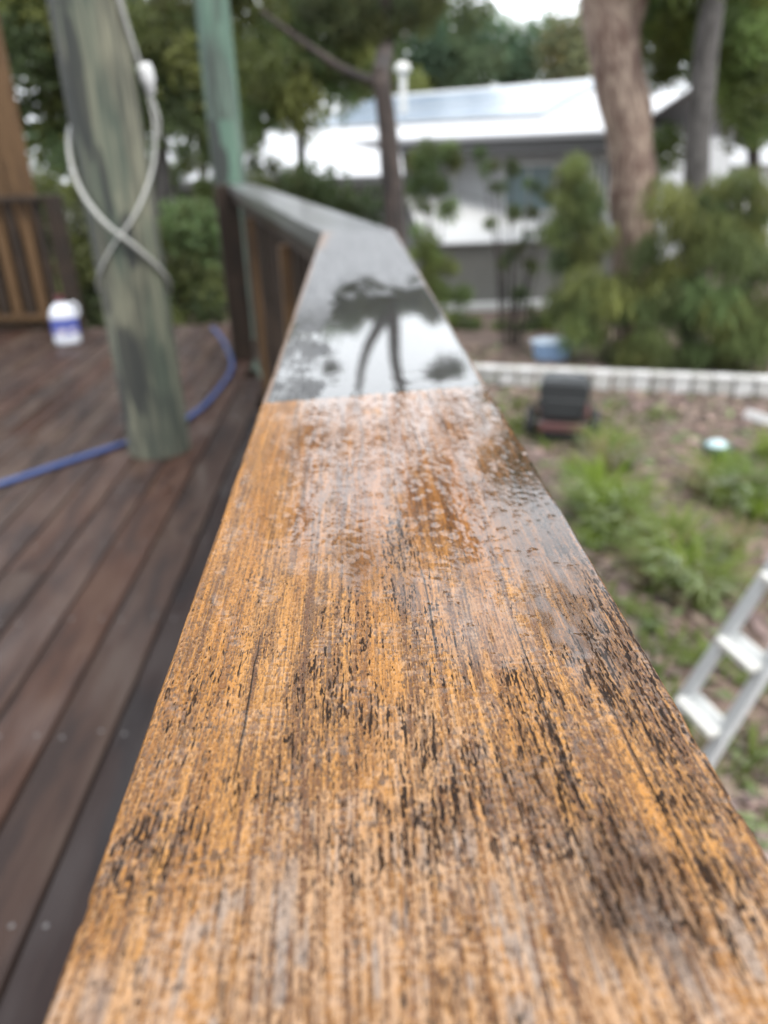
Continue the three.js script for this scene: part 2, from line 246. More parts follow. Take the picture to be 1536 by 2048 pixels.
{
  const SPLIT = 0.400;
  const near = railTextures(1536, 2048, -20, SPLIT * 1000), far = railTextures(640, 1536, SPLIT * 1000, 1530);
  // beads of water and ripples of the film, as relief of the rail's top (metres)
  const r = rng(77), beads = [];
  for (let i = 0; i < 900; i++) { const u = (r() - 0.5) * 136, s = 150 + r() * 290, w = wetness(u, s), q = w > 0.3 || (u > 5 && r() < 0.55) || r() < 0.1; if (q) beads.push([u, s, 0.9 + 2.2 * r() * r(), 0.5 + r()]); }
  const cell = new Map(); for (const b of beads) { const k = Math.floor(b[0] / 6) + 1000 * Math.floor(b[1] / 6); if (!cell.has(k)) cell.set(k, []); cell.get(k).push(b); }
  const film = (u, s) => { // height in mm
    const w = wetness(u, s), cut = lineAt(u);
    let h = 0;
    if (s < cut + 6) {
      const a = w * sstep(cut + 6, cut - 20, s) + 0.25;
      h += a * (0.16 * (N(u * 0.10 + 7, s * 0.06 + 3) - 0.5) + 0.075 * sstep(0.42, 0.62, N(u * 0.07 + 4, s * 0.04)) * (N(u * 0.5 + 1, s * 0.34 + 8) - 0.5) + 0.02 * (N(u * 1.2, s * 0.8) - 0.5)) + 0.028 * (N(u * 0.75 + 31, s * 0.5 + 17) - 0.5);
      const cx = Math.floor(u / 6), cy = Math.floor(s / 6);
      for (let i = -1; i <= 1; i++) for (let j = -1; j <= 1; j++) { const L = cell.get(cx + i + 1000 * (cy + j)); if (L) for (const b of L) { const d2 = ((u - b[0]) ** 2 + ((s - b[1]) * 0.8) ** 2) / (b[2] * b[2]); if (d2 < 1) h += 0.16 * b[3] * b[2] * (1 - d2) * (1 - d2); } }
    } else {
      const t = s - cut, a = w * (0.0035 + 0.05 * Math.exp(-t / 26)) + (1 - w) * 0.02;
      h += a * (N(u * 0.08 + 7, s * 0.06 + 3) - 0.5) * 2 + a * 0.5 * (N(u * 0.25 + 1, s * 0.22 + 8) - 0.5) + (1 - w) * 0.10 * (N(u * 0.6, s * 0.01) - 0.5);
      const e = Math.hypot(u + 27, (s - 478) * 0.5); if (e < 12) h += 0.02 * Math.cos(e * 1.5) * (1 - e / 12);
    }
    return h;
  };
  const prof = []; // [across mm, height mm, texture coordinate mm, on top]
  const TH = 42, R = 3, half = 70;
  prof.push([-half, -TH, -half - TH + 6]); for (let i = 1; i <= 4; i++) prof.push([-half, -TH + (TH - R) * i / 4, -half - (TH - R) * (1 - i / 4) * 0.2 - 1]);
  for (let i = 1; i < 5; i++) { const a = i / 5 * Math.PI / 2; prof.push([-half + R - R * Math.cos(a), -R + R * Math.sin(a), -half + R * i / 5]); }
  const NT = 200; for (let i = 0; i <= NT; i++) { const x = mix(-half + R, half - R, i / NT); prof.push([x, 0, x, 1]); }
  for (let i = 4; i >= 1; i--) { const a = i / 5 * Math.PI / 2; prof.push([half - R + R * Math.cos(a), -R + R * Math.sin(a), half - R * i / 5]); }
  for (let i = 4; i >= 1; i--) prof.push([half, -TH + (TH - R) * i / 4, half + (TH - R) * (1 - i / 4) * 0.2 + 1]); prof.push([half, -TH, half + TH - 6]);
  const rows = []; for (let s = -360; s < 40; s += 20) rows.push(s); for (let s = 40; s < 560; s += 0.8) rows.push(s); for (let s = 560; s < 960; s += 2) rows.push(s); for (let s = 960; s <= RAIL_END * 1000 + 0.01; s += 15) rows.push(s);
  const C = prof.length, pos = new Float32Array(rows.length * C * 3), uv = new Float32Array(rows.length * C * 2);
  rows.forEach((s, j) => prof.forEach((p, i) => {
    const k = j * C + i, fade = p[3] ? sstep(0, 4, half - R - Math.abs(p[0])) : 0;
    const chip = Math.abs(p[0]) > 66 && s < 600 ? 0.8 * (fbm(s * 0.03 + (p[0] > 0 ? 50 : 0), 4.4, 4) - 0.5) - 0.5 * sstep(0.72, 0.85, N(s * 0.11, p[0] > 0 ? 8 : 20)) : 0;
    const y = p[1] + (p[3] && s > 30 ? fade * film(p[0], s) : 0) + (p[3] ? 0 : chip * 0.4 * (p[1] > -8));
    pos[3 * k] = (p[0] + Math.sign(p[0]) * chip * (p[1] > -8 ? 1 : 0)) / 1000; pos[3 * k + 1] = 1 + y / 1000; pos[3 * k + 2] = -s / 1000;
    uv[2 * k] = p[2] / 1000; uv[2 * k + 1] = s / 1000;
  }));
  const idx = []; let cutIndex = 0;
  for (let j = 0; j < rows.length - 1; j++) { if (!cutIndex && rows[j] >= SPLIT * 1000) cutIndex = idx.length; for (let i = 0; i < C - 1; i++) { const a = j * C + i, b = a + C; idx.push(a, a + 1, b, b, a + 1, b + 1); } }
  // underside and ends
  const under = []; for (let j = 0; j < rows.length - 1; j++) { const a = j * C, b = a + C - 1, c = a + C, d = b + C; under.push(a, c, b, b, c, d); }
  const e0 = []; const fan = (j, flip) => { for (let i = 1; i < C - 1; i++) { const a = j * C, b = a + i, c = a + i + 1; flip ? e0.push(a, c, b) : e0.push(a, b, c); } };
  fan(0, true); fan(rows.length - 1, false);
  const g = new THREE.BufferGeometry();
  g.setAttribute('position', new THREE.BufferAttribute(pos, 3)); g.setAttribute('uv', new THREE.BufferAttribute(uv, 2));
  g.setIndex(idx); g.computeVertexNormals();
  g.setIndex([...idx, ...under, ...e0].length ? idx.concat(under, e0) : idx);
  g.addGroup(0, cutIndex, 0); g.addGroup(cutIndex, idx.length - cutIndex + under.length + e0.length, 1);
  const top = shade(new THREE.Mesh(g, [near, far])); top.name = 'handrail'; top.userData.label = 'wet handrail board, orange where cleaned and grey beyond a sharp line'; railing.add(top);
  // framing under it
  part('under_rail', metreUV(rbox(0.07, 0.035, 1.84, 0.003)), M.dark, railing, [0, 1 - 0.042 - 0.0185, -0.575]);
  part('bottom_rail', metreUV(rbox(0.07, 0.035, 1.84, 0.003)), M.dark, railing, [0, 0.09, -0.575]);
  const bg = metreUV(rbox(0.04, 0.83, 0.02, 0.003));
  for (let i = 0; i < 14; i++) part('baluster', bg, i % 3 ? M.dark : M.brown, railing, [0, 0.523, 0.27 - i * 0.125]);
  part('post', metreUV(rbox(0.09, 0.955, 0.09, 0.004)), M.dark, railing, [-0.002, 0.4785, -1.452]);
  part('post', metreUV(rbox(0.09, 0.955, 0.09, 0.004)), M.dark, railing, [-0.002, 0.4785, 0.315]);
}

// ------------------------------------------------------------------ the second railing, turning away to the pole
const r2dir = V(-0.2305, 0, -0.9731), r2right = V(0.9731, 0, -0.2305);
{
  const cl = onLevel(629, 468, 1.0), cr = onLevel(789, 457, 1.0), o = V(mix(cl.x, cr.x, 0.5), 0, mix(cl.z, cr.z, 0.5));
  railing.updateMatrixWorld(true);
  const eL = railing.localToWorld(V(-0.07, 1, -RAIL_END)), eR = railing.localToWorld(V(0.07, 1, -RAIL_END));
  const g = thing('deck_railing', 'dark railing with grey wet handrail running on to the green pole', 'railing', [(eL.x + eR.x) / 2, 0, (eL.z + eR.z) / 2], 0, 'railings round the deck');
  const L = 3.16, lo = (v) => [v.x - g.position.x, v.z - g.position.z];
  const s0 = eL.clone().add(V(-0.0005, 0, -0.003)), s1 = eR.clone().add(V(0, 0, -0.003));
  const f0 = s0.clone().addScaledVector(r2dir, L), f1 = s0.clone().addScaledVector(r2dir, L).addScaledVector(r2right, 0.14);
  const gt = colorTex(512, 1024, (u, v, c) => { const x = u * 512, y = v * 1024, q = 0.5 * N(x * 0.4, y * 0.012) + 0.5 * N(x * 0.15 + 9, y * 0.006); tint(c, [0.065, 0.065, 0.070], [0.16, 0.16, 0.17], sstep(0.2, 0.8, q)); over(c, [0.05, 0.05, 0.05], 0.5 * sstep(0.5, 0.7, fbm(x * 0.02, y * 0.006, 4))); });
  gt.repeat.set(1 / 0.5, 1 / 2);
  const top = prism([lo(s1), lo(s0), lo(f0), lo(f1)], 0.958, 1.0);
  const q = top.attributes.position, uvs = top.attributes.uv; for (let i = 0; i < q.count; i++) { const P = V(q.getX(i), 0, q.getZ(i)); uvs.setXY(i, P.dot(r2right) + q.getY(i), P.dot(r2dir)); }
  part('handrail', top, new THREE.MeshPhysicalMaterial({ map: gt, bumpMap: woodBump, bumpScale: 0.0005, roughness: 0.36, clearcoat: 0.6, clearcoatRoughness: 0.16 }), g);
  const turn = Math.atan2(-r2dir.x, -r2dir.z), mid = (t, off = 0.07) => { const p = s0.clone().addScaledVector(r2dir, t).addScaledVector(r2right, off); return lo(p); };
  const bar = (name, w, h, l, t, y, m) => { const [x, z] = mid(t); part(name, metreUV(rbox(w, h, l, 0.003)), m, g, [x, y, z], [0, turn, 0]); };
  bar('under_rail', 0.10, 0.05, L - 0.12, L / 2 + 0.05, 0.9325, M.dark); bar('bottom_rail', 0.07, 0.04, L - 0.12, L / 2 + 0.05, 0.1, M.dark);
  const bg = metreUV(rbox(0.022, 0.787, 0.045, 0.003));
  for (let i = 0; i < 25; i++) { const [x, z] = mid(0.16 + i * 0.122); part('baluster', bg, M.dark, g, [x, 0.5135, z], [0, turn, 0]); }
  for (const t of [0.75, 1.9]) { const [x, z] = mid(t, 0.012); part('upright', metreUV(rbox(0.03, 0.86, 0.055, 0.003)), M.brown, g, [x, 0.475, z], [0, turn, 0]); }  // lighter brown uprights added to paint lit strips among the dark balusters
  { const [x, z] = mid(L + 0.055, -0.012); part('post', metreUV(rbox(0.13, 1.0, 0.10, 0.006)), M.dark, g, [x, 0.5, z], [0, turn, 0]); }
}

// ------------------------------------------------------------------ deck: planks, screws, framing
const DECK_TURN = 0.0135; // boards run almost straight ahead
{
  const g = thing('timber_deck', 'wet dark reddish brown timber deck of long planks', 'deck', [0, 0, 0], DECK_TURN, null, 'structure');
  const mats = []; const r = rng(5);
  for (let i = 0; i < 6; i++) {
    const b = 0.36 + 0.16 * r(), warm = r(); const m = deckColor.clone(), gl = deckGloss.clone(), bp = deckBump.clone(); for (const t of [m, gl, bp]) { t.repeat.set(2, 0.5); t.offset.set(r(), r()); t.needsUpdate = true; }
    mats.push(new THREE.MeshPhysicalMaterial({ specularIntensity: 0.32, map: m, color: rgb(b * (1.12 + 0.24 * warm), b, b * (0.94 - 0.12 * warm)), roughnessMap: gl, roughness: 0.85, bumpMap: bp, bumpScale: 0.0012 }));
  }
  const greys = mats.map((m) => { const k = m.clone(); k.color = rgb(0.66, 0.61, 0.55); return k; });
  const wetShadeM = mats.slice(0, 2).map((m, i) => { const k = m.clone(); k.color = rgb(0.23 + 0.05 * i, 0.20 + 0.04 * i, 0.215 + 0.04 * i); return k; });  // wet boards beside the rail, coloured darker still for the rail's shade
  const PW = 0.1315, PITCHW = 0.140, FAR = -5.72;
  // outer edge of the deck: just outside the two railings (in the deck's own axes)
  g.updateMatrixWorld(true);
  const e0 = g.worldToLocal(railing.localToWorld(V(0.05, 0, 0.4))), e1 = g.worldToLocal(railing.localToWorld(V(0.05, 0, -RAIL_END))), e2 = e1.clone().addScaledVector(r2dir, 3.25), e3 = V(e2.x + 0.1, 0, FAR - 0.2);
  const edgeX = (z) => z > e1.z ? mix(e0.x, e1.x, (z - e0.z) / (e1.z - e0.z)) : z > e2.z ? mix(e1.x, e2.x, (z - e1.z) / (e2.z - e1.z)) : e2.x;
  const xs = -0.607 + DECK_TURN * 1.21 - 0.5 * PITCHW; // a joint runs here
  let screws = 0; const sg = new THREE.CylinderGeometry(0.0042, 0.0042, 0.003, 10);
  for (let i = -22; i <= 6; i++) {
    const x = xs + i * PITCHW; const right = x + PW / 2;
    let z1 = 0.45, z0 = FAR;
    if (right > edgeX(FAR)) { // runs out under a railing: end it there
      if (right > e0.x + 0.02) continue;
      let z = FAR; while (z < 0.4 && edgeX(z) < right) z += 0.02; z0 = z;
    }
    if (z1 - z0 < 0.3) continue;
    const cuts = [z1]; let zz = z1 - (0.7 + 4.8 * r()); while (zz > z0 + 0.8) { cuts.push(zz); zz -= 4.2; } cuts.push(z0);
    for (let k = 0; k < cuts.length - 1; k++) {
      const a = cuts[k] - (k ? 0.0015 : 0), b = cuts[k + 1] + (k < cuts.length - 2 ? 0.0015 : 0), m = (x < -1.35 && r() < 0.6) ? greys[(i + 60) % 6] : x > -0.62 ? wetShadeM[(i + k + 60) % 2] : mats[(i * 5 + k * 3 + 180) % 6];
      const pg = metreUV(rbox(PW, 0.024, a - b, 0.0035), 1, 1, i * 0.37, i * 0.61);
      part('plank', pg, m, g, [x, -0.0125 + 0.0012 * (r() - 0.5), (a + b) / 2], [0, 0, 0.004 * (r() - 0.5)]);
    }
    for (let k = 0; k < 12; k++) { const z = 0.2 - 0.45 * k - 0.12; if (z < z0 + 0.05 || screws > 270 || i < -9) continue; for (const o of [-0.042, 0.042]) { screws++; part('screw', sg, M.screw, g, [x + o + 0.006 * (r() - 0.5), -0.0005, z + 0.02 * (r() - 0.5)]); } }
  }
  const jm = M.dark; for (let k = 0; k < 12; k++) { const z = 0.08 - 0.45 * k, xr = edgeX(z) - 0.03; part('joist', metreUV(rbox(xr + 3.75, 0.14, 0.045, 0.003)), jm, g, [(xr - 3.75) / 2, -0.0965, z]); }
  part('fascia_board', metreUV(rbox(2.4, 0.2, 0.03, 0.003)), jm, g, [-2.0, -0.1265, FAR - 0.017]);
  for (const [x, z] of [[-0.25, -0.4], [-0.3, -1.3], [-0.9, -4.2], [-2.2, -5.3], [-2.2, -2.5], [-3.4, -5.3]]) part('stump', metreUV(rbox(0.12, 1.68, 0.12, 0.005)), jm, g, [x, -1.0075, z]);
}

// ------------------------------------------------------------------ round poles
function poleTex(seed, base, pale, green, dark, stains) {
  return colorTex(512, 1024, (u, v, c) => {
    const x = u * 40 + seed, y = v * 24, s1 = fbm(x * 0.30, y * 0.42, 4), s2 = N(x * 2.0, y * 0.9), s3 = N(x * 5 + 3, y * 2.0), wx = x + 1.6 * (N(y * 0.4, 5.5) - 0.5);
    tint(c, base, pale, sstep(0.34, 0.64, 0.55 * s1 + 0.25 * s2 + 0.20 * s3));
    over(c, green, 0.5 * sstep(0.46, 0.62, fbm(wx * 0.13 + 40, y * 0.22 + 7, 4)));
    let st = 0; for (const [su, sv, ru, rv] of stains) { const d = Math.hypot((u - su) / ru, (v - sv) / rv) + 0.9 * (fbm(wx * 0.5 + 5, y * 0.9 + 2, 3) - 0.5) + 0.25 * (s2 - 0.5); st = Math.max(st, 1 - sstep(0.85, 1.05, d)); }
    over(c, [base[0] * 0.35, base[1] * 0.35, base[2] * 0.35], 0.7 * (1 - sstep(0, 0.07, Math.abs(N(wx * 0.9 + 33, y * 0.12) - 0.5))) * sstep(0.4, 0.7, N(x * 0.7, y * 0.5 + 9)));
    over(c, [pale[0] * 1.1, pale[1] * 1.1, pale[2] * 1.1], 0.5 * sstep(0.62, 0.74, N(x * 1.6 + 2, y * 0.7 + 4)));
    over(c, dark, 0.8 * st);
    over(c, dark, 0.45 * sstep(0.54, 0.68, fbm(wx * 0.2 + 80, y * 0.30 + 3, 4)));
    over(c, dark, 0.55 * sstep(0.66, 0.78, 0.6 * N(x * 2.4 + 10, y * 0.5) + 0.4 * s1));
  });
}
const poleBump = greyTex(256, 512, (u, v) => 0.5 * N(u * 60, v * 8) + 0.5 * fbm(u * 14, v * 5, 4));
function pole(name, label, x, z, y0, y1, r0, r1, tex, seed) {
  const g = thing(name, label, 'pole', [x, y0, z], 0, 'round timber poles on the deck');
  const rs = 40, hs = 60, pos = [], uv = [], idx = [];
  for (let j = 0; j <= hs; j++) for (let i = 0; i <= rs; i++) { const a = i / rs * 2 * Math.PI, t = j / hs, R = mix(r0, r1, t) * (1 + 0.05 * (fbm(Math.cos(a) * 0.8 + seed, Math.sin(a) * 0.8 + t * 3, 3) - 0.5)); pos.push(-R * Math.sin(a), t * (y1 - y0), -R * Math.cos(a)); uv.push(i / rs, t * (y1 - y0) / 3.2); }
  for (let j = 0; j < hs; j++) for (let i = 0; i < rs; i++) { const a = j * (rs + 1) + i, b = a + rs + 1; idx.push(a, a + 1, b, b, a + 1, b + 1); }
  const q = new THREE.BufferGeometry(); q.setAttribute('position', new THREE.Float32BufferAttribute(pos, 3)); q.setAttribute('uv', new THREE.Float32BufferAttribute(uv, 2)); q.setIndex(idx); q.computeVertexNormals();
  part('pole_shaft', q, new THREE.MeshStandardMaterial({ map: tex, bumpMap: poleBump, bumpScale: 0.006, roughness: 0.8 }), g);
  const cap = new THREE.CircleGeometry(r1 * 0.97, 32); cap.rotateX(-Math.PI / 2); part('pole_top', cap, mat(0.2, 0.19, 0.15, 0.9), g, [0, y1 - y0 + 0.001, 0]);
  return g;
}
const P1 = V(-0.965, 0, -3.03), P1R = 0.130;
pole('timber_pole', 'thick grey green round pole on the deck with pale cable crossed round it', P1.x, P1.z, 0.002, 3.3, P1R, 0.120, poleTex(3, [0.036, 0.040, 0.029], [0.160, 0.156, 0.108], [0.052, 0.078, 0.056], [0.010, 0.012, 0.012], [[0.30, 0.46, 0.11, 0.13], [0.31, 0.35, 0.09, 0.09], [0.44, 0.42, 0.045, 0.07], [0.30, 0.26, 0.07, 0.05], [0.31, 0.24, 0.06, 0.035], [0.50, 0.33, 0.03, 0.04], [0.36, 0.08, 0.06, 0.05], [0.38, 0.20, 0.03, 0.02], [0.47, 0.12, 0.06, 0.06], [0.56, 0.27, 0.03, 0.03], [0.31, 0.33, 0.05, 0.05]]), 3);
pole('timber_pole', 'slimmer verdigris green round pole rising past end of the dark railing', -0.862, -4.83, GROUND, 3.3, 0.098, 0.092, poleTex(23, [0.052, 0.070, 0.058], [0.115, 0.175, 0.135], [0.085, 0.185, 0.130], [0.018, 0.017, 0.017], [[0.36, 0.80, 0.07, 0.10], [0.40, 0.95, 0.08, 0.12], [0.38, 0.70, 0.05, 0.07], [0.50, 0.93, 0.03, 0.03]]), 9);

// pale cable wound round the near pole: two crossing strands and a plug
{
  const g = thing('electric_cable', 'pale grey cable crossed round thick grey green pole with white plug', 'cable', [P1.x, 0, P1.z]);
  const cm = mat(0.36, 0.36, 0.335, 0.45), Rr = P1R + 0.005;
  const toCam = Math.atan2(-P1.x, -P1.z) ; // the side of the pole that faces the camera
  const face = toCam; // angle measured like sin, cos
  const put = (deg, y, off = 0) => { const a = face + THREE.MathUtils.degToRad(deg); return V((Rr + off) * Math.sin(a), y, (Rr + off) * Math.cos(a)); };
  const yAt = (py) => atDist(250, py, 3.04).y;
  part('strand', tube([put(40, yAt(-60)), put(62, yAt(60), 0.004), put(80, yAt(160), 0.02), put(82, yAt(250), 0.03), put(72, yAt(330), 0.012), put(20, yAt(430)), put(-30, yAt(505)), put(-80, yAt(580)), put(-150, yAt(640)), put(-200, yAt(660))], 0.0085, 0.0035, 60, 10), cm, g);
  part('strand', tube([put(-190, yAt(160)), put(-140, yAt(210)), put(-98, yAt(270), 0.004), put(-70, yAt(360), 0.010), put(-25, yAt(440), 0.023), put(15, yAt(500), 0.012), put(70, yAt(572), 0.004), put(120, yAt(620)), put(190, yAt(660))], 0.0080, 0.0080, 60, 10), cm, g);
  const pl = new THREE.LatheGeometry([[0, -0.05], [0.014, -0.05], [0.017, -0.02], [0.026, -0.01], [0.027, 0.03], [0.022, 0.045], [0, 0.048]].map(([a, b]) => new THREE.Vector2(a, b)), 18);
  const pp = put(80, yAt(150), 0.03); part('plug', pl, mat(0.62, 0.62, 0.62, 0.35), g, [pp.x, pp.y, pp.z], [0.1, 0, 0.15]);
  part('plug_lead', tube([V(pp.x, pp.y - 0.045, pp.z), V(pp.x + 0.02, pp.y - 0.12, pp.z), V(pp.x + 0.012, pp.y - 0.19, pp.z)], 0.006, 0.005, 12, 8), cm, g);
}

// blue hose on the deck
{
  const pts = [[-160, 1010], [0, 968], [130, 925], [270, 880], [330, 862], [395, 822], [440, 775], [464, 735], [456, 700], [440, 672], [425, 655]].map(([x, y]) => onLevel(x, y, 0.0125));
  const g = part('garden_hose', tube(pts, 0.0115, 0.0115, 90, 10), mat(0.022, 0.055, 0.19, 0.38), scene);
  g.name = named('garden_hose'); tag(g, 'dark blue hose snaking across the deck behind the thick pole', 'hose');
}

// ------------------------------------------------------------------ far left railing and timber screen
{
  const z = -5.66, xr = -2.27, g = thing('deck_railing', 'dark brown railing of upright slats behind the white jug', 'railing', [xr, 0, z], 0, 'railings round the deck');
  part('post', metreUV(rbox(0.10, 0.93, 0.09, 0.005)), M.dark, g, [0, 0.465, 0]);
  part('handrail', metreUV(rbox(1.6, 0.04, 0.13, 0.004)), M.dark, g, [-0.86, 0.91, 0]);
  part('bottom_rail', metreUV(rbox(1.6, 0.04, 0.06, 0.004)), M.brown, g, [-0.86, 0.10, 0]);
  const bg = metreUV(rbox(0.062, 0.77, 0.03, 0.003));
  for (let i = 0; i < 16; i++) part('slat', bg, i % 2 ? M.brown : M.dark, g, [-0.13 - i * 0.096, 0.505, 0.0]);
  const s = thing('timber_screen', 'tall brown timber board screen standing above the slatted railing', 'screen', [-2.46, -0.0, -5.86]);
  const wg = metreUV(rbox(0.19, 2.9, 0.025, 0.003)); for (let i = 0; i < 8; i++) part('board', wg, M.brown, s, [-0.10 - i * 0.196, 1.451, 0.002 * (i % 2)]);
  part('cross_rail', metreUV(rbox(1.58, 0.09, 0.04, 0.003)), M.brown, s, [-0.79, 2.3, -0.034]); part('cross_rail', metreUV(rbox(1.58, 0.09, 0.04, 0.003)), M.brown, s, [-0.79, 0.4, -0.034]);
  part('sole_beam', metreUV(rbox(1.7, 0.22, 0.2, 0.004)), M.dark, s, [-0.82, -0.112, -0.03]);
  part('leg', metreUV(rbox(0.12, 1.65, 0.12, 0.004)), M.dark, s, [-0.4, -1.047, -0.03]); part('leg', metreUV(rbox(0.12, 1.65, 0.12, 0.004)), M.dark, s, [-1.5, -1.047, -0.03]);
}

// white jug with blue label
{
  const p = onLevel(133, 690, 0), g = thing('cleaner_jug', 'white plastic jug with blue label and dark red cap on the deck', 'jug', [p.x, 0.001, p.z - 0.04], 0.35);
  const body = new THREE.LatheGeometry([[0, 0], [0.074, 0], [0.084, 0.008], [0.087, 0.03], [0.087, 0.19], [0.082, 0.215], [0.064, 0.25], [0.04, 0.272], [0.026, 0.281], [0.026, 0.296], [0, 0.296]].map(([a, b]) => new THREE.Vector2(a, b)), 36);
  body.scale(1, 1, 0.72); part('body', body, mat(0.62, 0.64, 0.70, 0.35), g);
  const lt = colorTex(256, 128, (u, v, c) => { tint(c, [0.05, 0.07, 0.30], [0.06, 0.09, 0.36], N(u * 6, v * 6)); if (v < 0.42 && u > 0.22 && u < 0.8) { const q = N(u * 14, v * 9); over(c, [0.55, 0.5, 0.55], sstep(0.3, 0.6, q)); } if (v > 0.9 || v < 0.04) over(c, [0.55, 0.56, 0.66], 1); });
  const lab = new THREE.CylinderGeometry(0.0878, 0.0878, 0.125, 36, 1, true, -1.7, 3.4); lab.scale(1, 1, 0.725); part('label', lab, new THREE.MeshStandardMaterial({ map: lt, roughness: 0.4 }), g, [0, 0.125, 0]);
  part('cap', new THREE.CylinderGeometry(0.031, 0.033, 0.036, 24), mat(0.09, 0.02, 0.022, 0.45), g, [0, 0.306, 0]);
  part('handle', tube([V(0.05, 0.262, 0), V(0.09, 0.262, 0), V(0.105, 0.22, 0), V(0.086, 0.17, 0)], 0.010, 0.012, 20, 10), mat(0.62, 0.64, 0.70, 0.35), g);
}

// ------------------------------------------------------------------ leaves and trees
const leafMats = {};
function leafMat(key, r, g, b) { return leafMats[key] ??= new THREE.MeshPhysicalMaterial({ color: rgb(r * K, g * K, b * K), roughness: 1, transmission: 0.5, thickness: 0, side: THREE.DoubleSide, specularIntensity: 0.35 }); }
function clump(seed, n, L, W, droop) { // leaves in a ball of radius 1
  const r = rng(seed), pos = [];
  const a = V(0, 0, 0), d = V(0, 0, 0), s = V(0, 0, 0);
  for (let i = 0; i < n; i++) {
    do { a.set(r() * 2 - 1, r() * 2 - 1, r() * 2 - 1); } while (a.lengthSq() > 1);
    a.multiplyScalar(0.55 + 0.45 * r());
    d.set(r() * 2 - 1, (r() * 2 - 1) * (1 - droop) - droop * 1.6, r() * 2 - 1).normalize(); s.set(r() * 2 - 1, r() * 2 - 1, r() * 2 - 1).cross(d).normalize();
    const l = L * (0.7 + 0.6 * r()), w = W * (0.7 + 0.6 * r()), up = V(0, 0, 0).crossVectors(d, s).multiplyScalar(w * 0.35);
    const t = a.clone().addScaledVector(d, l), m = a.clone().addScaledVector(d, l * 0.45), p = m.clone().addScaledVector(s, w / 2).add(up), q = m.clone().addScaledVector(s, -w / 2).add(up);
    for (const v of [a, p, t, a, t, q]) pos.push(v.x, v.y, v.z);
  }
  const g = new THREE.BufferGeometry(); g.setAttribute('position', new THREE.Float32BufferAttribute(pos, 3)); g.computeVertexNormals(); return g;
}
const CL = { broad: [clump(1, 240, 0.26, 0.13, 0.2), clump(2, 240, 0.26, 0.13, 0.2)], gum: [clump(3, 200, 0.42, 0.085, 0.65), clump(4, 200, 0.42, 0.085, 0.65)], needle: [clump(5, 230, 0.75, 0.06, 0.85), clump(6, 230, 0.75, 0.06, 0.85)], far: [clump(7, 300, 0.22, 0.14, 0.1), clump(8, 300, 0.22, 0.14, 0.1)] };
function crown(parent, style, material, balls, seed, size, fill) { // balls: [x, y, z, r] in world axes
  const r = rng(seed), lists = [[], []], m4 = new THREE.Matrix4(), q = new THREE.Quaternion(), e = new THREE.Euler(), o = parent.position;
  for (const [x, y, z, R] of balls) {
    const n = Math.max(2, Math.round(fill * (R / size) ** 2 * 3.2));
    for (let i = 0; i < n; i++) {
      const d = V(r() * 2 - 1, r() * 2 - 1, r() * 2 - 1); if (d.lengthSq() > 1) { i--; continue; }
      const k = size * (0.65 + 0.7 * r()); e.set(0.5 * (r() - 0.5), r() * 6.3, 0.5 * (r() - 0.5)); q.setFromEuler(e);
      const b = 0.35 + 1.15 * r() * (0.4 + 0.6 * r()) + 0.15, w = r();
      lists[r() < 0.5 ? 0 : 1].push([m4.clone().compose(V(x + d.x * R - o.x, y + d.y * R * 0.85 - o.y, z + d.z * R - o.z), q, V(k, k, k)), rgb(b * (0.8 + 0.4 * w), b, b * (1.0 - 0.3 * w))]);
    }
  }
  lists.forEach((L, k) => { if (!L.length) return; const im = new THREE.InstancedMesh(CL[style][k], material, L.length); L.forEach(([m, c], i) => { im.setMatrixAt(i, m); im.setColorAt(i, c); }); im.name = 'crown'; im.userData.kind = 'stuff'; shade(im); parent.add(im); });
}
const B = (dist, list) => list.map(([px, py, rpx, dd = 0]) => { const p = atDist(px, py, dist + dd); return [p.x, p.y, p.z, pxSize(rpx, dist + dd)]; });
const bark = (seed, a, b, d) => colorTex(256, 512, (u, v, c) => { const q = 0.5 * N(u * 60 + seed, v * 18) + 0.5 * fbm(u * 14 + seed, v * 10, 4); tint(c, a, b, sstep(0.25, 0.75, q)); over(c, d, 0.8 * sstep(0.55, 0.68, fbm(u * 9 + seed, v * 6 + 30, 4))); });
const barkBump = greyTex(256, 256, (u, v) => 0.5 * N(u * 50, v * 12) + 0.5 * fbm(u * 16, v * 12, 3));
const barkM = { grey: new THREE.MeshStandardMaterial({ map: bark(1, [0.045, 0.041, 0.038], [0.115, 0.105, 0.098], [0.03, 0.026, 0.023]), bumpMap: barkBump, bumpScale: 0.012, roughness: 0.9 }),
  dark: new THREE.MeshStandardMaterial({ map: bark(7, [0.020, 0.014, 0.012], [0.070, 0.049, 0.041], [0.015, 0.012, 0.011]), bumpMap: barkBump, bumpScale: 0.01, roughness: 0.9 }),
  pink: new THREE.MeshStandardMaterial({ map: bark(13, [0.12, 0.075, 0.058], [0.36, 0.275, 0.215], [0.085, 0.038, 0.028]), bumpMap: barkBump, bumpScale: 0.02, roughness: 0.9 }) };
for (const m of Object.values(barkM)) m.map.repeat.set(2, 0.6);
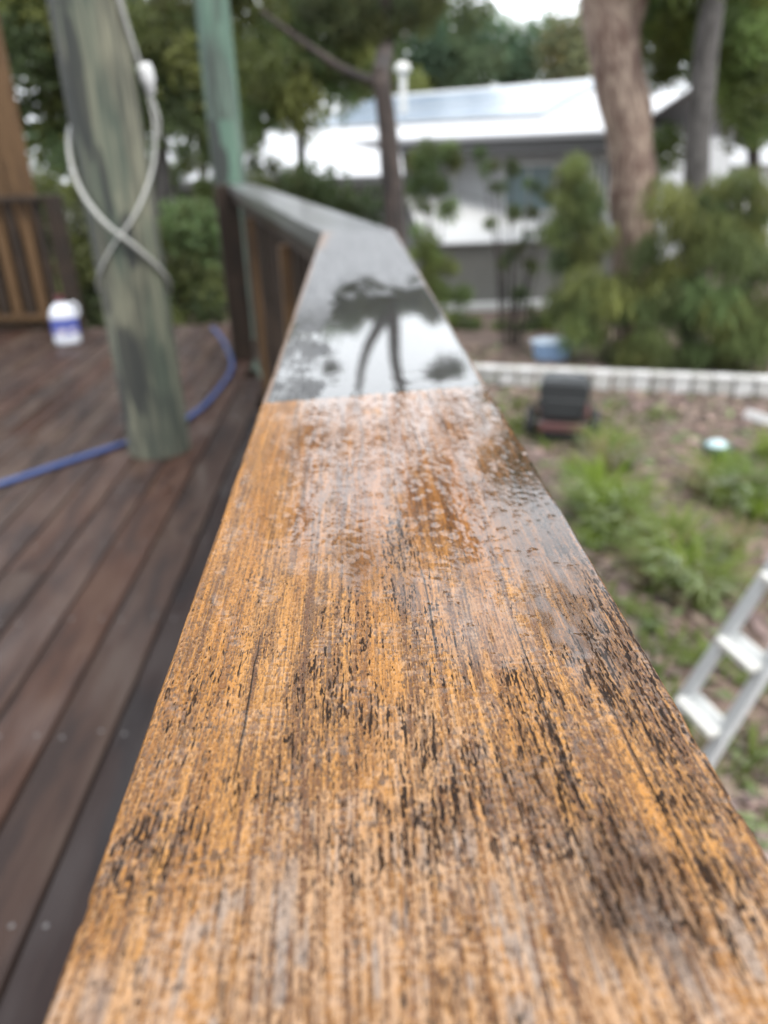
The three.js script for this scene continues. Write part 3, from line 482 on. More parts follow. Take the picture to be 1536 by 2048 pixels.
function tree(name, label, dist, trunkPx, widthPx, material, limbs, style, leaves, balls, seed, size, fill, group, topW) {
  // trunkPx: pixels the trunk passes through from its top down; its foot is put straight below the last of them
  const pts = trunkPx.map(([x, y]) => atDist(x, y, dist)), foot = pts[pts.length - 1].clone(); if (foot.y > GROUND + 0.2) pts.push(V(foot.x, GROUND - 0.05, foot.z)); else pts[pts.length - 1].y = GROUND - 0.05;
  const base = pts[pts.length - 1], g = thing(name, label, 'tree', [base.x, GROUND, base.z], 0, group);
  const loc = (p) => p.clone().sub(g.position), R = pxSize(widthPx, dist) / 2;
  const tr = part('trunk', tube(pts.slice().reverse().map(loc), R * 1.15, (topW ? pxSize(topW, dist) / 2 : R * 0.8), 40, 14, 0.25, seed), material, g);
  for (const [list, w0, w1] of limbs) { const lp = list.map(([x, y, dd = 0]) => loc(atDist(x, y, dist + dd))); part('limb', tube(lp, pxSize(w0, dist) / 2, pxSize(w1, dist) / 2, 18, 8, 0.2, seed), material, g); }
  if (balls.length) crown(g, style, leaves, B(dist, balls), seed, size, fill);
  return g;
}
const LM = { left: leafMat('left', 0.150, 0.195, 0.070), gum: leafMat('gum', 0.085, 0.105, 0.040), far: leafMat('far', 0.165, 0.245, 0.150), olive: leafMat('olive', 0.27, 0.26, 0.14), right: leafMat('right', 0.175, 0.235, 0.070), shrub: leafMat('shrub', 0.180, 0.225, 0.085), low: leafMat('low', 0.105, 0.140, 0.050) };  // far is lightened to put distance haze into the leaf colour

// mirrored in the puddle: the slender forked tree, its crown just above the frame
const mirrorAt = (px, py, d) => { const r = rayOf(px, py), p = onLevel(px, py, 1.0), h = Math.hypot(r.x, r.z); return V(p.x + r.x / h * d, 1.0 - r.y / h * d, p.z + r.z / h * d); }; // what the puddle shows at a pixel
{
  const d = 8.2, g = tree('gum_tree', 'slender dark trunk rising behind the handrail corner before the white roof', d, [[760, 150], [768, 200], [778, 300], [788, 430], [792, 560]], 42, barkM.dark, [[[[768, 170], [690, 140], [600, 80], [520, 20]], 16, 7]], 'gum', LM.gum, [], 31, 0.3, 1.5);
  const loc = (list) => list.map(([x, y]) => mirrorAt(x, y, d).sub(g.position)), top = atDist(760, 156, d).sub(g.position);
  part('limb', tube([top, ...loc([[783, 560], [785, 585], [785, 620], [788, 660], [790, 720], [803, 790], [800, 840]])], 0.096, 0.06, 30, 10, 0.25, 3), barkM.dark, g);
  part('limb', tube(loc([[782, 605], [760, 648], [738, 690], [722, 745], [716, 800]]), 0.085, 0.032, 20, 8, 0.25, 5), barkM.dark, g);
  part('limb', tube(loc([[785, 600], [740, 600], [690, 610], [660, 615]]), 0.03, 0.012, 14, 6, 0.2, 7), barkM.dark, g);
  part('limb', tube(loc([[788, 605], [830, 610], [870, 625]]), 0.03, 0.012, 14, 6, 0.2, 9), barkM.dark, g);
  part('limb', tube(loc([[803, 770], [850, 752], [900, 742], [930, 740]]), 0.028, 0.01, 14, 6, 0.2, 11), barkM.dark, g);
  const balls = [[690, 600, 30], [665, 618, 22], [725, 590, 32], [760, 580, 30], [700, 635, 20], [815, 605, 20], [845, 612, 22], [872, 628, 16], [740, 615, 26], [905, 742, 18], [880, 748, 10], [665, 740, 8]].map(([x, y, q]) => { const p = mirrorAt(x, y, d); return [p.x, p.y, p.z, pxSize(q, d)]; });
  crown(g, 'gum', LM.gum, balls, 31, 0.17, 3.0);
  const up = [[690, 880, 34], [830, 960, 50], [880, 990, 50], [620, 880, 50], [900, 850, 30], [850, 1030, 60], [560, 930, 60], [760, 880, 24], [900, 1100, 80], [700, 1120, 60], [560, 1050, 60]].map(([x, y, q]) => { const p = mirrorAt(x, y, d); return [p.x, p.y, p.z, pxSize(q, d)]; });
  part('limb', tube(loc([[800, 830], [815, 900], [830, 990]]), 0.06, 0.03, 14, 6, 0.2, 13), barkM.dark, g); part('limb', tube(loc([[716, 795], [700, 860], [715, 960]]), 0.028, 0.012, 14, 6, 0.2, 15), barkM.dark, g);
  crown(g, 'gum', LM.gum, up, 33, 0.26, 1.5);
}
// trees filling the left, over the white roofs
tree('shade_tree', 'leafy tree with grey trunk behind the thick pole', 9.5, [[318, -120], [312, 60], [318, 250], [330, 420]], 30, barkM.grey, [[[[312, 60], [240, -30], [150, -90]], 18, 8], [[[315, 0], [420, -80], [520, -130]], 16, 8]],
  'broad', LM.left, [[60, 40, 120], [70, 170, 110], [60, 290, 70], [180, 120, 90], [210, 230, 70], [330, 50, 110], [350, 170, 90], [300, 220, 60], [480, 40, 90], [140, 20, 90]], 41, 0.36, 1.0);
tree('shade_tree', 'olive green leafy tree between green pole and slender dark trunk', 12, [[560, -60], [590, 90], [600, 260], [610, 420]], 18, barkM.grey, [[[[590, 90], [520, 20], [470, -40]], 10, 5], [[[590, 60], [680, 10], [700, -60]], 10, 5]],
  'gum', LM.left, [[540, 60, 80], [620, 30, 80], [560, 160, 70], [640, 130, 70], [520, 210, 40], [690, 60, 60], [600, 215, 36], [440, 250, 40], [390, 230, 50]], 43, 0.42, 1.0);
tree('shade_tree', 'dark foliage tree seen between the two round poles', 14, [[400, 40], [405, 200], [410, 420]], 16, barkM.dark, [], 'broad', LM.low, [[360, 120, 70], [400, 200, 60], [300, 150, 60], [360, 40, 80], [520, 150, 60], [230, 60, 90]], 47, 0.5, 1.0);
// far trees behind the house
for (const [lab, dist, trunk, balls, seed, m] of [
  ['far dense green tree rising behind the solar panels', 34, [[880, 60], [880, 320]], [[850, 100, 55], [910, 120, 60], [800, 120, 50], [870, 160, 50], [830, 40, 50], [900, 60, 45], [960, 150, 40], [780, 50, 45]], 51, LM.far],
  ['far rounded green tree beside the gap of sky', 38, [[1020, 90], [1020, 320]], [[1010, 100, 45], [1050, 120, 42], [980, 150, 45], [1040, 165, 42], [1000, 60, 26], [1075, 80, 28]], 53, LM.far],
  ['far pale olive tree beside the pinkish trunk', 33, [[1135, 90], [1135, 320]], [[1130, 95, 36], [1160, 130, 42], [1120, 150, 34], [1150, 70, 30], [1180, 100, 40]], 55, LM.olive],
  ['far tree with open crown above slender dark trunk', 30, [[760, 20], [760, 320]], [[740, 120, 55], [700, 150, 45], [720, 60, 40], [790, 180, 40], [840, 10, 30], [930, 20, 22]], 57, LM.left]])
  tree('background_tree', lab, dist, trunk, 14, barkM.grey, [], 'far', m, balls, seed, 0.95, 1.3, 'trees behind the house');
// right: pinkish trunk, grey trunk and their crowns
tree('paperbark_tree', 'thick pinkish brown flaky trunk rising from the weeping shrub', 12.8, [[1205, -120], [1212, 0], [1240, 150], [1258, 260], [1265, 400], [1272, 600], [1275, 745]], 64, barkM.pink, [[[[1232, 120], [1262, 40], [1300, -80]], 44, 30], [[[1205, 0], [1190, -120], [1150, -300]], 60, 30]],
  'gum', LM.right, [[1330, -140, 100], [1150, -420, 140], [1300, -350, 120], [1420, -200, 100]], 61, 0.45, 1.1, null, 84);
tree('gum_tree', 'leaning dull grey trunk among bright leaves at the right', 12.6, [[1440, -100], [1425, 0], [1408, 150], [1396, 300], [1390, 480], [1390, 700]], 42, barkM.grey, [[[[1425, 20], [1480, -60], [1536, -120]], 20, 10]],
  'broad', LM.right, [[1335, 80, 55, 2], [1350, 135, 36, 2], [1300, 130, 30, 2], [1340, 20, 60, 2], [1490, 60, 60, 1.2], [1500, 150, 50, 1.2], [1490, 235, 36, 1.2], [1335, 290, 34, 2], [1300, 310, 26, 2], [1470, -70, 80, 1.5], [1350, -60, 80, 2], [1465, 190, 30, 2]], 63, 0.36, 1.2);
tree('shade_tree', 'deep green tree behind the leaning grey trunk', 16, [[1500, 60], [1505, 250], [1510, 500]], 20, barkM.dark, [], 'broad', LM.low, [[1500, 120, 60], [1535, 210, 50], [1500, 20, 80], [1385, 95, 45], [1540, 80, 80], [1460, 60, 50]], 65, 0.5, 1.3);

function shrub(name, label, dist, balls, style, leaves, seed, size, fill, stems, group) {
  const bs = B(dist, balls); let x = 0, z = 0, n = 0; for (const b of bs) { x += b[0]; z += b[2]; n++; } x /= n; z /= n;
  const g = thing(name, label, 'shrub', [x, GROUND, z], 0, group), r = rng(seed);
  for (let i = 0; i < stems; i++) { const b = bs[Math.floor(i * bs.length / stems)]; const end = V(b[0] - x, b[1] - GROUND, b[2] - z), s = V((b[0] - x) * 0.3 + 0.1 * (r() - 0.5), -0.03, (b[2] - z) * 0.3 + 0.1 * (r() - 0.5)); part('stem', tube([s, V(mix(s.x, end.x, 0.35), end.y * 0.5, mix(s.z, end.z, 0.35)), end], 0.02, 0.007, 10, 6, 0.2, seed + i), barkM.dark, g); }
  crown(g, style, leaves, bs, seed, size, fill); return g;
}
shrub('weeping_shrub', 'big weeping green shrub around the pinkish trunk above the pale edging', 11.7, [[1160, 560, 36], [1195, 580, 30], [1130, 590, 26], [1190, 640, 44], [1230, 560, 34], [1330, 400, 40], [1345, 480, 50], [1300, 560, 44], [1320, 640, 50], [1270, 670, 36], [1150, 640, 30], [1255, 610, 36], [1290, 500, 30], [1350, 560, 40], [1375, 690, 30], [1240, 690, 30]], 'needle', LM.shrub, 71, 0.34, 0.75, 16);
shrub('weeping_sapling', 'thin weeping sapling hanging before the grey house wall', 12.2, [[1150, 320, 12], [1135, 350, 14], [1165, 370, 14], [1140, 400, 16], [1170, 430, 16], [1145, 460, 18], [1175, 490, 18], [1130, 510, 16], [1120, 440, 12], [1190, 400, 12], [1195, 460, 12]], 'needle', LM.shrub, 91, 0.26, 0.6, 7);
shrub('weeping_shrub', 'weeping green shrub under the leaning grey trunk', 11.8, [[1400, 400, 50], [1470, 400, 50], [1420, 490, 60], [1500, 480, 56], [1400, 590, 56], [1480, 590, 60], [1530, 420, 46], [1540, 560, 56], [1520, 660, 46], [1440, 670, 36]], 'needle', LM.shrub, 73, 0.34, 0.75, 16);
shrub('bare_shrub', 'thin twiggy dark shrub in front of the grey wall', 12.8, [[985, 330, 18], [960, 300, 14], [1000, 380, 18], [1020, 430, 18], [1060, 370, 16], [1080, 420, 18], [1040, 480, 18], [1060, 530, 16], [1095, 460, 16], [1045, 580, 18], [1060, 630, 18], [1020, 330, 14], [1100, 390, 14], [1010, 520, 14], [985, 450, 12]], 'gum', LM.low, 75, 0.15, 0.55, 15);
shrub('garden_bush', 'round green bush beside right edge of grey handrail', 12.5, [[870, 520, 26], [890, 580, 26], [850, 465, 18], [905, 540, 20], [860, 560, 20], [920, 600, 18], [840, 500, 18]], 'broad', LM.right, 77, 0.22, 1.0, 5);
shrub('garden_bush', 'green bush hanging before pale blue window', 13.5, [[830, 310, 20], [860, 300, 20], [890, 325, 20], [850, 345, 20], [875, 375, 18], [830, 370, 16], [900, 300, 14], [850, 410, 16], [885, 420, 16]], 'gum', LM.left, 78, 0.22, 0.7, 6);
shrub('garden_bush', 'dark green bush behind the second railing below the white roof', 11, [[640, 395, 36], [690, 400, 34], [590, 390, 30], [740, 415, 28], [540, 400, 40], [660, 470, 50]], 'broad', LM.low, 79, 0.34, 1.5, 5);
shrub('garden_bush', 'dark green bush between the jug and the thick pole', 8.2, [[180, 460, 40], [170, 520, 50], [190, 590, 50], [210, 640, 40], [120, 570, 60], [130, 480, 40]], 'broad', LM.low, 81, 0.3, 1.4, 6);
shrub('garden_bush', 'olive green bush between thick pole and dark railing post', 8.6, [[365, 430, 40], [420, 440, 36], [360, 460, 50], [400, 520, 55], [350, 550, 55], [400, 600, 50], [330, 620, 45]], 'broad', LM.left, 83, 0.3, 1.4, 6);
shrub('tall_bush', 'thin leafy tall bush veiling the white carport between the poles', 13, [[300, 290, 26], [340, 330, 28], [380, 350, 30], [420, 330, 26], [320, 370, 28], [400, 380, 26], [510, 320, 24], [540, 345, 26], [500, 280, 18], [440, 290, 20], [360, 280, 20], [575, 350, 20], [290, 340, 22]], 'gum', LM.left, 87, 0.2, 0.75, 8);
shrub('tall_bush', 'thin leafy tall bush veiling the white carport beside the timber screen', 12.5, [[70, 340, 26], [110, 370, 28], [140, 345, 24], [90, 400, 26], [160, 390, 24], [60, 380, 20], [180, 350, 20]], 'gum', LM.left, 89, 0.2, 0.75, 5);
shrub('ground_cover', 'low green plants at foot of the grey shed', 14.2, [[940, 660, 22], [990, 665, 24], [1050, 660, 24], [1100, 655, 24], [900, 650, 24]], 'broad', LM.right, 85, 0.22, 1.3, 3);

// ------------------------------------------------------------------ house with white roof, solar panels; white carport roof; neighbour; shed
const roofTex = greyTex(512, 8, (u) => 0.5 + 0.5 * Math.sin(u * 2 * Math.PI * 16)); roofTex.repeat.set(0.8, 1);
const roofM = new THREE.MeshStandardMaterial({ color: rgb(0.37, 0.375, 0.39), roughness: 0.5, bumpMap: roofTex, bumpScale: 0.015 });
const wallM = mat(0.46, 0.47, 0.48, 0.85), fasciaM = mat(0.07, 0.07, 0.07, 0.6), glassM = new THREE.MeshPhysicalMaterial({ color: rgb(0.10, 0.14, 0.15), roughness: 0.08 }), frameM = mat(0.6, 0.6, 0.58, 0.5), panelM = new THREE.MeshPhysicalMaterial({ color: rgb(0.10, 0.13, 0.17), roughness: 0.3, specularIntensity: 0.6 });
{
  const A = atDist(1238, 262, 17), Bp = atDist(560, 262, 22); const Y = 1.49, dir = V(A.x - Bp.x, 0, A.z - Bp.z), len = dir.length(), turn = Math.atan2(-dir.z, dir.x);
  const g = thing('house', 'white roofed house with rows of solar panels beyond the garden', 'house', [Bp.x, GROUND, Bp.z], turn); // x along the eave, -z behind
  const E = Y - GROUND, depth = 8, rise = 1.25, run = 5.2;
  const slope = Math.atan2(rise, run), sl = Math.hypot(rise, run);
  const rg = metreUV(rbox(len + 0.6, 0.05, sl + 0.5, 0.01)); const roof = part('roof', rg, roofM, g, [len / 2, E + rise / 2 - 0.05, -run / 2 + 0.25], [slope, 0, 0]);
  part('roof_back', metreUV(rbox(len + 0.6, 0.05, sl + 0.5, 0.01)), roofM, g, [len / 2, E + rise / 2 - 0.06, -run * 1.5 - 0.2], [-slope, 0, 0]);
  part('wall', rbox(len - 0.2, E - 0.16, 0.2, 0.01), wallM, g, [len / 2, (E - 0.16) / 2, -0.4]);
  part('wall', rbox(0.2, E - 0.16, 9.2, 0.01), wallM, g, [len - 0.3, (E - 0.16) / 2, -5.1]);
  part('fascia', rbox(len + 0.62, 0.30, 0.05, 0.01), fasciaM, g, [len / 2, E - 0.26, 0.50]);
  part('soffit', rbox(len + 0.5, 0.03, 0.8, 0.01), fasciaM, g, [len / 2, E - 0.32, 0.06]);
  // windows along the front wall: where the photograph's pixels meet it
  g.updateMatrixWorld(true);
  const onWall = (px, py) => { const r = rayOf(px, py), o = g.worldToLocal(eye.clone()), q = g.worldToLocal(eye.clone().add(r)).sub(o), t = (-0.3 - o.z) / q.z; return o.addScaledVector(q, t); };
  for (const [x0, x1, y0, y1] of [[1010, 1112, 328, 420], [836, 905, 355, 412], [1186, 1222, 320, 430]]) {
    const a = onWall(x0, y1), b = onWall(x1, y0), w = Math.abs(b.x - a.x), h = Math.abs(b.y - a.y), cx = (a.x + b.x) / 2, cy = (a.y + b.y) / 2;
    const win = part('window', rbox(w + 0.12, h + 0.12, 0.06, 0.01), frameM, g, [cx, cy, -0.28]);
    part('pane', rbox(w / 2 - 0.03, h - 0.05, 0.02, 0.004), glassM, win, [-w / 4, 0, 0.025]); part('pane', rbox(w / 2 - 0.03, h - 0.05, 0.02, 0.004), glassM, win, [w / 4, 0, 0.025]);
  }
  // solar panels in a long row near the ridge
  const n = 11, pw = 1.02, pg = rbox(pw - 0.04, 0.035, 1.65, 0.006), fgeo = rbox(pw - 0.01, 0.028, 1.68, 0.004);
  for (const t of [0.40, 0.73]) for (let i = 0; i < n; i++) { if (0.4 + i * pw > len * 0.74) continue; const f = part('solar_panel', fgeo, frameM, g, [0.4 + i * pw, 0, 0], [slope, 0, 0]); f.position.y = E + rise * t - 0.05 + 0.085; f.position.z = -run * t + 0.25; part('panel_glass', pg, panelM, f, [0, 0.006, 0]); }
  part('gutter', rbox(len + 0.64, 0.11, 0.12, 0.02, 2), mat(0.3, 0.3, 0.31, 0.5), g, [len / 2, E - 0.10, 0.56]); for (const x of [len * 0.36, len - 0.35]) part('downpipe', new THREE.CylinderGeometry(0.045, 0.045, E - 0.2, 12), frameM, g, [x, (E - 0.2) / 2, -0.22]);
  part('vent_pipe', new THREE.CylinderGeometry(0.09, 0.09, 1.1, 16), frameM, g, [2.55, E + 1.0, -2.0]);
  const cap = new THREE.LatheGeometry([[0, 0.16], [0.12, 0.13], [0.19, 0.03], [0.2, -0.05], [0.14, -0.1], [0, -0.1]].map(([a, b]) => new THREE.Vector2(a, b)), 20); part('vent_cap', cap, frameM, g, [2.55, E + 1.6, -2.0]);
}
{
  const g = thing('carport', 'low broad white metal carport roof seen through leaves', 'carport', [-3.9, GROUND, -17]);
  const y0 = 0.72 - GROUND, rise = 1.0, run = 4.2, sl = Math.hypot(rise, run), w = 9.0;
  part('roof', metreUV(rbox(w, 0.05, sl, 0.01)), roofM, g, [0, y0 + rise / 2, -run / 2], [Math.atan2(rise, run), 0, 0]);
  part('fascia', rbox(w, 0.14, 0.04, 0.01), fasciaM, g, [0, y0 - 0.085, 0.03]);
  for (const x of [-4.2, -1.4, 1.4, 4.2]) { part('post', rbox(0.1, y0 - 0.02, 0.1, 0.01), frameM, g, [x, (y0 - 0.02) / 2, -0.12]); part('post', rbox(0.1, y0 + rise - 0.07, 0.1, 0.01), frameM, g, [x, (y0 + rise - 0.07) / 2, -run + 0.1]); }
  part('back_wall', rbox(w - 0.2, y0 + rise - 0.1, 0.12, 0.01), mat(0.16, 0.17, 0.15, 0.9), g, [0, (y0 + rise - 0.1) / 2, -run - 0.02]);
}
{
  const R = atDist(1300, 186, 26), E0 = atDist(1398, 246, 25), g = thing('house', 'neighbouring house with white gable roof glimpsed beside the grey trunk', 'house', [R.x, GROUND, R.z]);
  const rh = R.y - GROUND, eh = E0.y - GROUND, dx = E0.x - R.x, sl = Math.hypot(dx, rh - eh), a = Math.atan2(rh - eh, dx);
  for (const s of [-1, 1]) part('roof', rbox(sl + 0.3, 0.06, 7, 0.01), roofM, g, [s * (dx / 2 + 0.06), (rh + eh) / 2, -2.5], [0, 0, -s * a]);
  part('gable_wall', prism([[-dx * 0.9, 0.15], [dx * 0.9, 0.15], [dx * 0.9, -5.8], [-dx * 0.9, -5.8]], 0, eh - 0.02, 0.01), mat(0.6, 0.6, 0.6, 0.8), g);
  part('wing_wall', rbox(5, 2.5, 0.2, 0.01), mat(0.62, 0.62, 0.6, 0.8), g, [dx + 2.4, 1.25, -1.0]); part('wing_roof', rbox(5.6, 0.06, 3.4, 0.01), mat(0.3, 0.3, 0.31, 0.6), g, [dx + 2.4, 2.75, -2.3], [0.2, 0, 0]);
}
{
  const a = onLevel(905, 622, GROUND), b = onLevel(1130, 612, GROUND); const len = a.distanceTo(b) + 1.6, turn = Math.atan2(-(b.z - a.z), b.x - a.x);
  const g = thing('garden_shed', 'low grey walled shed with white skillion roof behind twiggy shrub', 'shed', [a.x, GROUND, a.z], turn);
  const wm = mat(0.17, 0.165, 0.15, 0.85); for (let i = 0; i < Math.floor(len / 0.31); i++) part('cladding_board', rbox(0.302, 1.24, 0.03, 0.004), wm, g, [-0.2 + i * 0.31, 0.62 + 0.12, -0.1 - 0.004 * (i % 2)]);
  part('plinth', rbox(len, 0.16, 0.3, 0.02), mat(0.6, 0.6, 0.58, 0.8), g, [len / 2 - 0.4, 0.07, 0.0]);
  part('roof', rbox(len + 0.4, 0.05, 3.0, 0.01), mat(0.5, 0.5, 0.5, 0.5), g, [len / 2 - 0.4, 1.72, -1.4], [0.26, 0, 0]);
  part('back_wall', rbox(len - 0.2, 1.95, 0.08, 0.01), wm, g, [len / 2 - 0.4, 0.975, -2.7]);
}
// distant wood closing the view
{
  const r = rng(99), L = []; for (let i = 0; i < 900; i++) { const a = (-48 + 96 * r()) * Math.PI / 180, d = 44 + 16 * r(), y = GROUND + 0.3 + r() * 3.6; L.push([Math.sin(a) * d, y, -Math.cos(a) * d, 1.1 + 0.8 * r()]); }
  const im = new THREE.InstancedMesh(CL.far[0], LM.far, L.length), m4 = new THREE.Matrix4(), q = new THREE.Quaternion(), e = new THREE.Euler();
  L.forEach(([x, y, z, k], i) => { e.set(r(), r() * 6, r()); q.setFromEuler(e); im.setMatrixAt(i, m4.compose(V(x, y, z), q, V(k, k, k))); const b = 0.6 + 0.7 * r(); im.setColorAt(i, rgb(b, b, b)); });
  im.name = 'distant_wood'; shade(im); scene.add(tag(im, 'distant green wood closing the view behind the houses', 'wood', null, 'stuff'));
}

// ------------------------------------------------------------------ garden: edging, mower, tub, pot, ladder, plants
{
  const a = onLevel(960, 764, GROUND), b = onLevel(1545, 790, GROUND), n = 15, turn = Math.atan2(-(b.z - a.z), b.x - a.x), L = a.distanceTo(b), w = L / n;
  const g = thing('garden_edging', 'low pale concrete block edging along the mulched bed', 'edging', [a.x, GROUND, a.z], turn);
  const pale = [mat(0.46, 0.45, 0.43, 0.85), mat(0.54, 0.53, 0.52, 0.85), mat(0.38, 0.37, 0.35, 0.85)], r = rng(8);
  const sh = new THREE.Shape(); sh.moveTo(-w * 0.39, 0); sh.lineTo(w * 0.39, 0); sh.lineTo(w * 0.39, 0.13); sh.quadraticCurveTo(w * 0.38, 0.19, w * 0.28, 0.19); sh.lineTo(-w * 0.28, 0.19); sh.quadraticCurveTo(-w * 0.38, 0.19, -w * 0.39, 0.13); sh.closePath();
  const bg = new THREE.ExtrudeGeometry(sh, { depth: 0.16, bevelEnabled: true, bevelSize: 0.012, bevelThickness: 0.012, bevelSegments: 2 });
  const cg = rbox(w * 0.97, 0.04, 0.22, 0.01);
  for (let i = 0; i < n + 2; i++) { const x = (i - 0.5) * w; part('block', bg, pale[Math.floor(r() * 3)], g, [x, -0.005, -0.06 + 0.02 * r()], [0.03 * (r() - 0.5), 0.06 * (r() - 0.5), 0]); part('cap_stone', cg, pale[i % 2], g, [x, 0.226, 0.02 + 0.01 * r()], [0, 0.03 * (r() - 0.5), 0]); }
  const k0 = onLevel(1492, 836, GROUND), k1 = onLevel(1640, 885, GROUND);
  const kb = part('path_kerb', beam(V(k0.x, GROUND + 0.05, k0.z), V(k1.x, GROUND + 0.05, k1.z), 0.12, 0.12, 0.02), pale[1], scene); kb.name = named('path_kerb'); tag(kb, 'short pale concrete kerb strip in the garden bed', 'kerb', null, 'structure');
}
{
  const p = onLevel(1123, 868, GROUND), g = thing('lawn_mower', 'black and red lawn mower parked on the mulch before the edging', 'mower', [p.x, GROUND, p.z], -0.28); g.scale.setScalar(1.1);
  const red = mat(0.09, 0.028, 0.026, 0.5), blk = mat(0.018, 0.02, 0.022, 0.55), tyre = mat(0.014, 0.014, 0.015, 0.8), steel = mat(0.35, 0.35, 0.36, 0.4, { metalness: 0.7 });
  const ds = new THREE.Shape(); ds.moveTo(-0.22, -0.3); ds.lineTo(0.22, -0.3); ds.quadraticCurveTo(0.29, 0.2, 0.14, 0.33); ds.lineTo(-0.14, 0.33); ds.quadraticCurveTo(-0.29, 0.2, -0.22, -0.3);
  const dg = new THREE.ExtrudeGeometry(ds, { depth: 0.11, bevelEnabled: true, bevelSize: 0.03, bevelThickness: 0.03, bevelSegments: 3 }); dg.rotateX(-Math.PI / 2); part('cutting_deck', dg, red, g, [0, 0.11, -0.25]);
  part('engine', rbox(0.26, 0.2, 0.26, 0.05, 3), blk, g, [0, 0.36, -0.3]); part('engine_cover', new THREE.CylinderGeometry(0.10, 0.125, 0.06, 20), red, g, [0, 0.485, -0.3]);
  const cs = new THREE.Shape(); cs.moveTo(-0.2, 0); cs.lineTo(0.2, 0); cs.lineTo(0.23, 0.3); cs.quadraticCurveTo(0.22, 0.34, 0.17, 0.34); cs.lineTo(-0.17, 0.34); cs.quadraticCurveTo(-0.22, 0.34, -0.23, 0.3); cs.closePath();
  part('grass_catcher', new THREE.ExtrudeGeometry(cs, { depth: 0.30, bevelEnabled: true, bevelSize: 0.02, bevelThickness: 0.02, bevelSegments: 3 }), blk, g, [0, 0.27, -0.06]);
  for (const [x, z, R] of [[-0.33, 0.10, 0.16], [0.33, 0.10, 0.16], [-0.28, -0.52, 0.11], [0.28, -0.52, 0.11]]) { const w = part('wheel', new THREE.TorusGeometry(R * 0.72, R * 0.28, 10, 24), tyre, g, [x, R, z], [0, Math.PI / 2, 0]); part('rim', new THREE.CylinderGeometry(R * 0.55, R * 0.55, 0.05, 18).rotateX(Math.PI / 2), steel, w); }
  part('axle', new THREE.CylinderGeometry(0.012, 0.012, 0.64, 10).rotateZ(Math.PI / 2), steel, g, [0, 0.16, 0.10]); part('rear_bar', rbox(0.46, 0.10, 0.05, 0.02, 2), red, g, [0, 0.17, 0.31]); part('discharge_flap', rbox(0.36, 0.14, 0.012, 0.005), blk, g, [0, 0.08, 0.33], [0.3, 0, 0]); part('catcher_lid', rbox(0.40, 0.025, 0.30, 0.01, 2), mat(0.05, 0.055, 0.06, 0.4), g, [0, 0.645, 0.09], [0.05, 0, 0]); part('catcher_grip', tube([V(-0.09, 0.655, 0.18), V(-0.07, 0.69, 0.18), V(0.07, 0.69, 0.18), V(0.09, 0.655, 0.18)], 0.009, 0.009, 16, 8), steel, g);
  part('handle', tube([V(-0.2, 0.2, 0.0), V(-0.2, 0.45, 0.5), V(-0.2, 0.62, 0.86), V(0, 0.64, 0.9), V(0.2, 0.62, 0.86), V(0.2, 0.45, 0.5), V(0.2, 0.2, 0.0)], 0.010, 0.010, 50, 8), blk, g);
}
{
  const p = onLevel(1105, 722, GROUND), g = thing('plastic_tub', 'pale blue and white oval plastic tub behind the pale edging', 'tub', [p.x, GROUND, p.z - 0.1]);
  const tb = new THREE.LatheGeometry([[0, 0.02], [0.22, 0.02], [0.24, 0], [0.29, 0.40], [0.31, 0.42], [0.31, 0.45], [0.28, 0.45], [0.23, 0.05], [0, 0.05]].map(([a, b]) => new THREE.Vector2(a, b)), 36); tb.scale(1.1, 0.66, 0.75); part('tub_body', tb, mat(0.30, 0.44, 0.66, 0.4), g);
  const ld = new THREE.LatheGeometry([[0, 0.53], [0.18, 0.52], [0.28, 0.48], [0.32, 0.455], [0.32, 0.44], [0, 0.44]].map(([a, b]) => new THREE.Vector2(a, b)), 36); ld.scale(1.1, 0.66, 0.75); part('lid', ld, mat(0.55, 0.64, 0.75, 0.4), g);
  const q = onLevel(1428, 925, GROUND), h = thing('garden_pot', 'small dark green pot with pale blue lid among grass', 'pot', [q.x, GROUND, q.z]); h.scale.setScalar(0.8);
  part('pot_body', new THREE.LatheGeometry([[0, 0], [0.12, 0], [0.17, 0.2], [0.19, 0.21], [0.19, 0.25], [0.15, 0.25], [0.12, 0.05], [0, 0.05]].map(([a, b]) => new THREE.Vector2(a, b)), 28), mat(0.02, 0.06, 0.035, 0.5), h);
  part('lid', new THREE.LatheGeometry([[0, 0.31], [0.08, 0.30], [0.14, 0.26], [0.14, 0.25], [0, 0.25]].map(([a, b]) => new THREE.Vector2(a, b)), 24), mat(0.42, 0.55, 0.58, 0.4), h);
}
